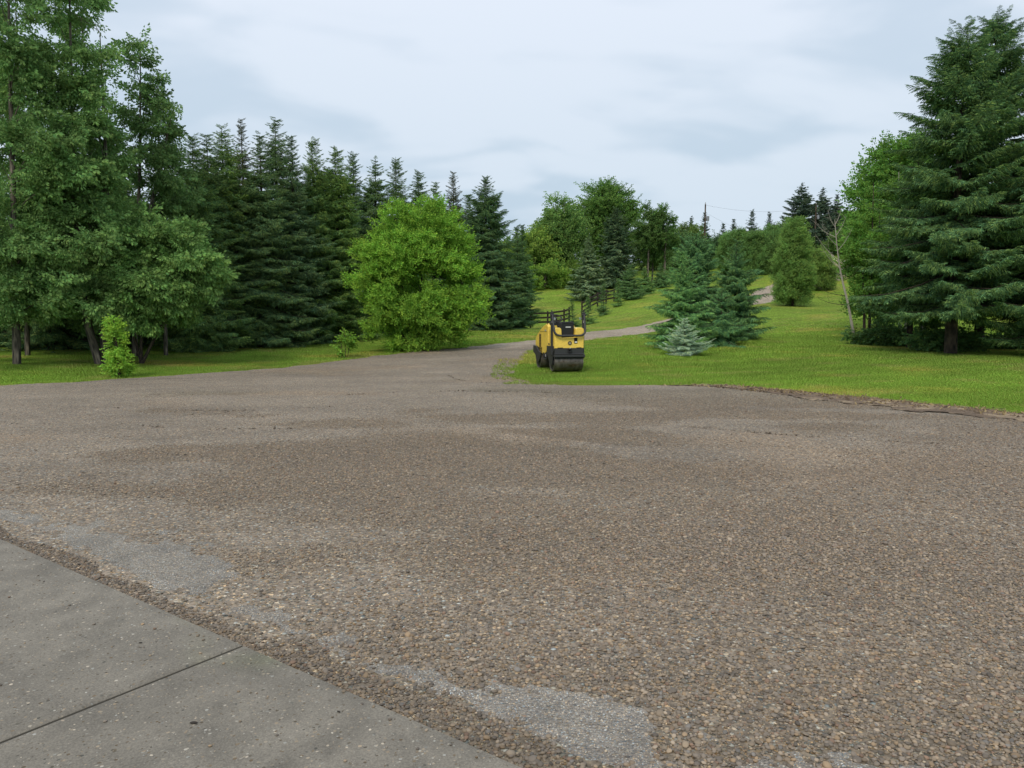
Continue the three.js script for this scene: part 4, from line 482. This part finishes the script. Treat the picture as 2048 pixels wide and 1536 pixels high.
// ---------------------------------------------------------------- tandem roller parked on the lawn corner (rear towards +z of its own axes)
{
  const rx = 1.62, rz = -22.35, R = thing('road_roller', 'yellow and black tandem road roller parked on the lawn corner', 'road roller', [rx, T(rx, rz) + 0.035, rz], 0.25);
  const paintMap = dataTex(256, (i, j) => { const n = fbm(i / 20, j / 20, 4, 301, 13), m = smooth(0.62, 0.8, fbm(i / 5, j / 5, 3, 302, 51)), v = 0.93 + (n - 0.5) * 0.14 - m * 0.12; return [v, v * 0.99, v * 0.97]; }, true);
  const yellow = new THREE.MeshPhysicalMaterial({ color: lin(0.95, 0.68, 0.11), roughness: 0.42, clearcoat: 0.35, clearcoatRoughness: 0.3, map: paintMap });
  const black = new THREE.MeshStandardMaterial({ color: lin(0.035, 0.037, 0.04), roughness: 0.5, map: paintMap }), rubber = std(0.022, 0.022, 0.024, 0.75), vinyl = std(0.012, 0.013, 0.016, 0.55), dark = std(0.008, 0.008, 0.008, 0.9), white = std(0.75, 0.75, 0.73, 0.5), chrome = std(0.5, 0.5, 0.5, 0.3, { metalness: 0.9 });
  const steelMap = dataTex(512, (i, j) => { const n = fbm(i / 60, j / 6, 4, 303, 0), m = fbm(i / 14, j / 14, 4, 304, 0), rust = smooth(0.55, 0.75, m), v = 0.5 + (n - 0.5) * 0.35; return [v * lerp(1, 0.9, rust), v * lerp(0.97, 0.78, rust), v * lerp(0.93, 0.62, rust)]; }, true);
  const steel = new THREE.MeshStandardMaterial({ color: lin(0.6, 0.57, 0.53), roughness: 0.48, metalness: 0.55, map: steelMap });
  const box = (w, h, d, x, y, z, r = 0.012) => new RoundedBoxGeometry(w, h, d, 2, Math.min(r, w / 2.1, h / 2.1, d / 2.1)).translate(x, y, z);
  const plate = (pts, depth, bevel = 0.008) => { const s = new THREE.Shape(pts.map((q) => new THREE.Vector2(...q))); return new THREE.ExtrudeGeometry(s, { depth: depth - 2 * bevel, bevelEnabled: true, bevelSize: bevel, bevelThickness: bevel, bevelSegments: 2, steps: 1, curveSegments: 6 }).translate(0, 0, bevel); };
  const side = (pts, depth, x, bevel) => plate(pts.map(([z, y]) => [-z, y]), depth, bevel).rotateY(Math.PI / 2).translate(x, 0, 0); // (z, y) outline seen from the side
  // drums
  for (const z of [0, -1.4]) {
    const d = part('drum', new THREE.LatheGeometry([[0.235, -0.43], [0.262, -0.45], [0.274, -0.448], [0.28, -0.438], [0.28, 0.438], [0.274, 0.448], [0.262, 0.45], [0.235, 0.43]].map((q) => new THREE.Vector2(...q)), 64).rotateZ(Math.PI / 2).translate(0, 0.28, z), steel, R);
    for (const s of [-1, 1]) { part('drum_end', merge([new THREE.CylinderGeometry(0.24, 0.24, 0.02, 40).rotateZ(Math.PI / 2).translate(s * 0.41, 0.28, z), new THREE.CylinderGeometry(0.09, 0.11, 0.04, 20).rotateZ(Math.PI / 2).translate(s * 0.44, 0.28, z)]), black, d); part('hub', merge([0, 1, 2, 3, 4, 5].map((k) => new THREE.CylinderGeometry(0.014, 0.014, 0.02, 6).rotateZ(Math.PI / 2).translate(s * 0.466, 0.28 + Math.sin(k * 1.047) * 0.07, z + Math.cos(k * 1.047) * 0.07))), chrome, d); }
  }
  // rear frame
  for (const s of [-1, 1]) part('fork_plate', side([[0.22, 0.62], [0.16, 0.42], [0.1, 0.2], [-0.1, 0.2], [-0.3, 0.42], [-0.42, 0.62], [-0.42, 0.74], [0.22, 0.74]], 0.03, s * 0.47 - 0.015), black, R);
  part('rear_panel', box(0.9, 0.2, 0.04, 0, 0.6, 0.25), black, R);
  part('rear_frame', merge([box(0.88, 0.16, 0.62, 0, 0.62, -0.08), box(0.3, 0.18, 0.5, 0, 0.5, -0.6)]), black, R);
  part('tow_hitch', merge([new THREE.CylinderGeometry(0.02, 0.02, 0.1, 10).translate(0.01, 0.62, 0.32), box(0.12, 0.02, 0.1, 0.01, 0.57, 0.31), box(0.12, 0.02, 0.1, 0.01, 0.66, 0.31)]), dark, R);
  part('hitch_pin', new THREE.SphereGeometry(0.022, 12, 8).translate(0.01, 0.69, 0.325), chrome, R);
  part('bumper_ledge', merge([box(0.95, 0.07, 0.12, 0, 0.465, 0.29), box(0.93, 0.025, 0.1, 0, 0.52, 0.29)]), black, R);
  part('scraper_bar', box(0.94, 0.035, 0.035, 0, 0.405, 0.28), rubber, R);
  // yellow tank with the seat notch
  const U = new THREE.Shape(); U.moveTo(-0.44, 0.7); U.lineTo(0.44, 0.7); U.lineTo(0.445, 1.2); U.quadraticCurveTo(0.445, 1.28, 0.37, 1.28); U.lineTo(0.27, 1.28); U.quadraticCurveTo(0.205, 1.28, 0.205, 1.2); U.lineTo(0.2, 1.0); U.lineTo(-0.24, 0.98); U.lineTo(-0.255, 1.2); U.quadraticCurveTo(-0.255, 1.275, -0.31, 1.28); U.lineTo(-0.38, 1.28); U.quadraticCurveTo(-0.445, 1.27, -0.445, 1.2); U.closePath();
  const tank = part('water_tank', new THREE.ExtrudeGeometry(U, { depth: 0.46, bevelEnabled: true, bevelSize: 0.015, bevelThickness: 0.03, bevelSegments: 3, curveSegments: 8 }).translate(0, 0, -0.22), yellow, R);
  part('switch_recess', box(0.1, 0.17, 0.02, 0.2, 0.915, 0.272, 0.005), dark, tank); part('warning_label', box(0.075, 0.035, 0.004, 0.2, 0.87, 0.285, 0.001), white, tank);
  part('latch', box(0.16, 0.025, 0.02, -0.28, 0.7, 0.268, 0.004), dark, tank); part('latch', box(0.16, 0.025, 0.02, 0.3, 0.7, 0.268, 0.004), dark, tank);
  { // round silver and black badge
    const c = document.createElement('canvas'); c.width = c.height = 128; const g = c.getContext('2d'); g.fillStyle = '#3a3528'; g.fillRect(0, 0, 128, 128); g.strokeStyle = '#8d7a3a'; g.lineWidth = 6; g.beginPath(); g.arc(64, 64, 56, 0, 7); g.stroke(); g.fillStyle = '#cfc7a8'; for (const [x, y, w, h] of [[44, 34, 16, 22], [68, 34, 16, 22], [36, 58, 56, 10], [42, 74, 14, 20], [72, 74, 14, 20], [58, 84, 12, 16]]) { g.beginPath(); g.ellipse(x + w / 2, y + h / 2, w / 2, h / 2, 0, 0, 7); g.fill(); }
    const t = new THREE.CanvasTexture(c); t.colorSpace = THREE.SRGBColorSpace; part('badge', new THREE.CylinderGeometry(0.062, 0.062, 0.012, 28).rotateX(Math.PI / 2).translate(0.015, 0.84, 0.276), new THREE.MeshStandardMaterial({ map: t, roughness: 0.4 }), tank);
  }
  // seat
  const seat = part('seat', merge([new RoundedBoxGeometry(0.44, 0.12, 0.42, 3, 0.05).translate(-0.03, 1.05, -0.16)]), vinyl, R);
  part('backrest', merge([new RoundedBoxGeometry(0.44, 0.5, 0.1, 4, 0.045).rotateX(0.1).translate(-0.03, 1.21, 0.11), new RoundedBoxGeometry(0.38, 0.05, 0.13, 3, 0.024).translate(-0.03, 1.445, 0.13)]), vinyl, seat);
  { const c = document.createElement('canvas'); c.width = 128; c.height = 32; const g = c.getContext('2d'); g.fillStyle = '#8f9290'; g.fillRect(0, 0, 128, 32); g.fillStyle = '#e6e6e2'; for (let k = 0; k < 6; k++) g.fillRect(8 + k * 19, 6, 14, 20); g.fillStyle = '#8f9290'; for (let k = 0; k < 6; k++) g.fillRect(13 + k * 19, 12 + (k % 2) * 3, 5, 5); const t = new THREE.CanvasTexture(c); t.colorSpace = THREE.SRGBColorSpace; part('seat_label', new THREE.BoxGeometry(0.17, 0.036, 0.006).rotateX(0.1).translate(-0.005, 1.31, 0.176), new THREE.MeshStandardMaterial({ map: t, roughness: 0.5 }), seat); }
  // engine hood ahead of the driver
  const hood = part('hood', side([[-0.5, 0.74], [-0.82, 0.5], [-1.22, 0.5], [-1.52, 0.68], [-1.8, 0.72], [-1.82, 0.82], [-1.7, 0.98], [-1.45, 1.12], [-1.15, 1.24], [-0.85, 1.33], [-0.62, 1.38], [-0.5, 1.3]], 0.86, -0.43, 0.03), yellow, R);
  const vent = part('side_vent', box(0.012, 0.4, 0.17, -0.437, 0.88, -1.28, 0.004), dark, hood); for (let k = 0; k < 8; k++) part('slat', new THREE.BoxGeometry(0.014, 0.012, 0.17).rotateZ(0.5).translate(-0.447, 0.71 + k * 0.048, -1.28), std(0.3, 0.2, 0.03, 0.6), vent);
  part('hood_seam', new THREE.BoxGeometry(0.006, 0.008, 0.8).translate(-0.433, 1.16, -0.95), dark, hood); part('decal', new THREE.BoxGeometry(0.004, 0.05, 0.14).translate(-0.434, 1.2, -0.72), std(0.4, 0.38, 0.33, 0.5), hood);
  for (const s of [-1, 1]) part('front_fender', side([[-1.02, 0.5], [-1.15, 0.32], [-1.3, 0.2], [-1.5, 0.2], [-1.62, 0.42], [-1.86, 0.5], [-1.86, 0.7], [-1.55, 0.69], [-1.24, 0.52]], 0.035, s * 0.475 - 0.0175), black, R);
  part('front_frame', merge([box(0.86, 0.2, 0.7, 0, 0.58, -1.42), box(0.3, 0.22, 0.5, 0, 0.44, -0.85)]), black, R);
  // articulation between the halves
  part('joint', merge([new THREE.CylinderGeometry(0.09, 0.09, 0.36, 16).translate(0, 0.46, -0.7), box(0.34, 0.08, 0.34, 0, 0.62, -0.7)]), black, R);
  part('steering_cylinder', merge([tube([[-0.32, 0.5, -0.4], [-0.32, 0.49, -0.7], [-0.3, 0.48, -1.0]], 0.035, 0.03, 10, 4)]), chrome, R);
  for (const [x, y] of [[-0.4, 0.55], [-0.37, 0.6], [-0.42, 0.48]]) part('hose', tube([[x, y, -0.36], [x - 0.03, y - 0.1, -0.62], [x, y + 0.02, -0.95]], 0.016, 0.016, 7, 8), rubber, R);
  for (const z of [-0.66, -0.6]) part('marker_label', box(0.004, 0.075, 0.028, -0.445, 0.44, z, 0.001), white, R);
  part('side_step', merge([box(0.05, 0.03, 0.34, -0.46, 0.33, -0.72), box(0.03, 0.22, 0.03, -0.45, 0.42, -0.86), box(0.03, 0.22, 0.03, -0.45, 0.42, -0.57)]), black, R);
  part('floor_plate', box(0.84, 0.04, 0.4, 0, 0.8, -0.42), black, R);
  // dash and steering wheel
  part('dashboard', merge([box(0.5, 0.2, 0.16, -0.1, 1.36, -0.6, 0.04), box(0.12, 0.5, 0.1, -0.08, 1.1, -0.5)]), vinyl, R);
  const wheel = part('steering_wheel', new THREE.TorusGeometry(0.17, 0.019, 10, 36).rotateX(-0.95).translate(-0.17, 1.57, -0.45), rubber, R);
  part('steering_column', merge([tube([[-0.1, 1.36, -0.6], [-0.17, 1.57, -0.45]], 0.025, 0.025, 8, 2), ...[0, 2.1, 4.2].map((a) => tube([[0, 0, 0], [Math.cos(a) * 0.165, Math.sin(a) * 0.165, 0]], 0.012, 0.012, 6, 2).rotateX(-0.95).translate(-0.17, 1.57, -0.45))]), rubber, wheel);
  part('control_lever', merge([tube([[0.28, 1.05, -0.3], [0.29, 1.25, -0.34], [0.27, 1.36, -0.33]], 0.009, 0.009, 6, 4), new THREE.SphereGeometry(0.026, 10, 8).translate(0.27, 1.38, -0.33)]), rubber, R);
  part('control_lever', merge([tube([[-0.4, 1.3, -0.58], [-0.42, 1.44, -0.56], [-0.41, 1.55, -0.54]], 0.009, 0.009, 6, 4), new THREE.SphereGeometry(0.024, 10, 8).translate(-0.41, 1.56, -0.54)]), rubber, R);
  // folding roll bar: two posts, hinges and the hoop folded down behind
  for (const s of [-1, 1]) {
    const post = part('roll_bar_post', merge([box(0.065, 1.22, 0.07, s * 0.485, 1.11, 0.1, 0.012), box(0.05, 0.2, 0.12, s * 0.485, 0.58, 0.1)]), black, R);
    part('hinge', merge([box(0.085, 0.2, 0.11, s * 0.49, 1.64, 0.12, 0.02), new THREE.CylinderGeometry(0.03, 0.03, 0.13, 12).rotateZ(Math.PI / 2).translate(s * 0.49, 1.66, 0.16), new THREE.CylinderGeometry(0.018, 0.018, 0.08, 8).rotateZ(0.3).translate(s * 0.49, 1.765, 0.12)]), rubber, post);
    part('reflector', box(0.022, 0.085, 0.006, s * 0.487, 1.48, 0.139, 0.001), white, post);
    part('work_light', merge([new THREE.CylinderGeometry(0.035, 0.028, 0.05, 14).rotateX(Math.PI / 2).translate(s * 0.4, 1.56, 0.06), box(0.06, 0.015, 0.015, s * 0.44, 1.555, 0.06)]), chrome, post);
  }
  part('roll_bar_hoop', new THREE.TubeGeometry((() => { const p = new THREE.CurvePath(); const z = 0.27, l = (a, b) => p.add(new THREE.LineCurve3(V(...a), V(...b))), q = (a, b, c) => p.add(new THREE.QuadraticBezierCurve3(V(...a), V(...b), V(...c))); l([-0.49, 1.66, 0.17], [-0.485, 1.25, z + 0.02]); q([-0.485, 1.25, z + 0.02], [-0.48, 1.07, z + 0.07], [-0.28, 1.06, z + 0.08]); l([-0.28, 1.06, z + 0.08], [0.28, 1.06, z + 0.08]); q([0.28, 1.06, z + 0.08], [0.48, 1.07, z + 0.07], [0.485, 1.25, z + 0.02]); l([0.485, 1.25, z + 0.02], [0.49, 1.66, 0.17]); return p; })(), 90, 0.032, 12), black, R);
}
// dark crumbs dropped on the concrete
[[3.5, 0.55, 1.2], [3.35, 1.15, 0.8], [3.9, 0.15, 0.7], [1.95, 1.6, 1], [0.6, 1.2, 0.9], [2.6, 0.3, 0.7]].forEach(([a, b, k], i) => { const [x, z] = slabPoint(a, b), g = new THREE.DodecahedronGeometry(0.0075 * k, 1), p = g.attributes.position; for (let q = 0; q < p.count; q++) p.setXYZ(q, p.getX(q) * (1.5 + vnoise(p.getY(q) * 200 + 50, i, 2) * 0.5), p.getY(q) * 0.5, p.getZ(q) * 0.8); g.computeVertexNormals(); const m = part(numbered('soil_crumb'), g, std(0.03, 0.025, 0.02, 0.95), scene); m.position.set(x, 0.064, z); m.rotation.y = i * 1.3; tag(m, 'dark soil crumb lying on the concrete apron', 'crumb', 'soil crumbs on the concrete'); });
renderer.render(scene, camera);
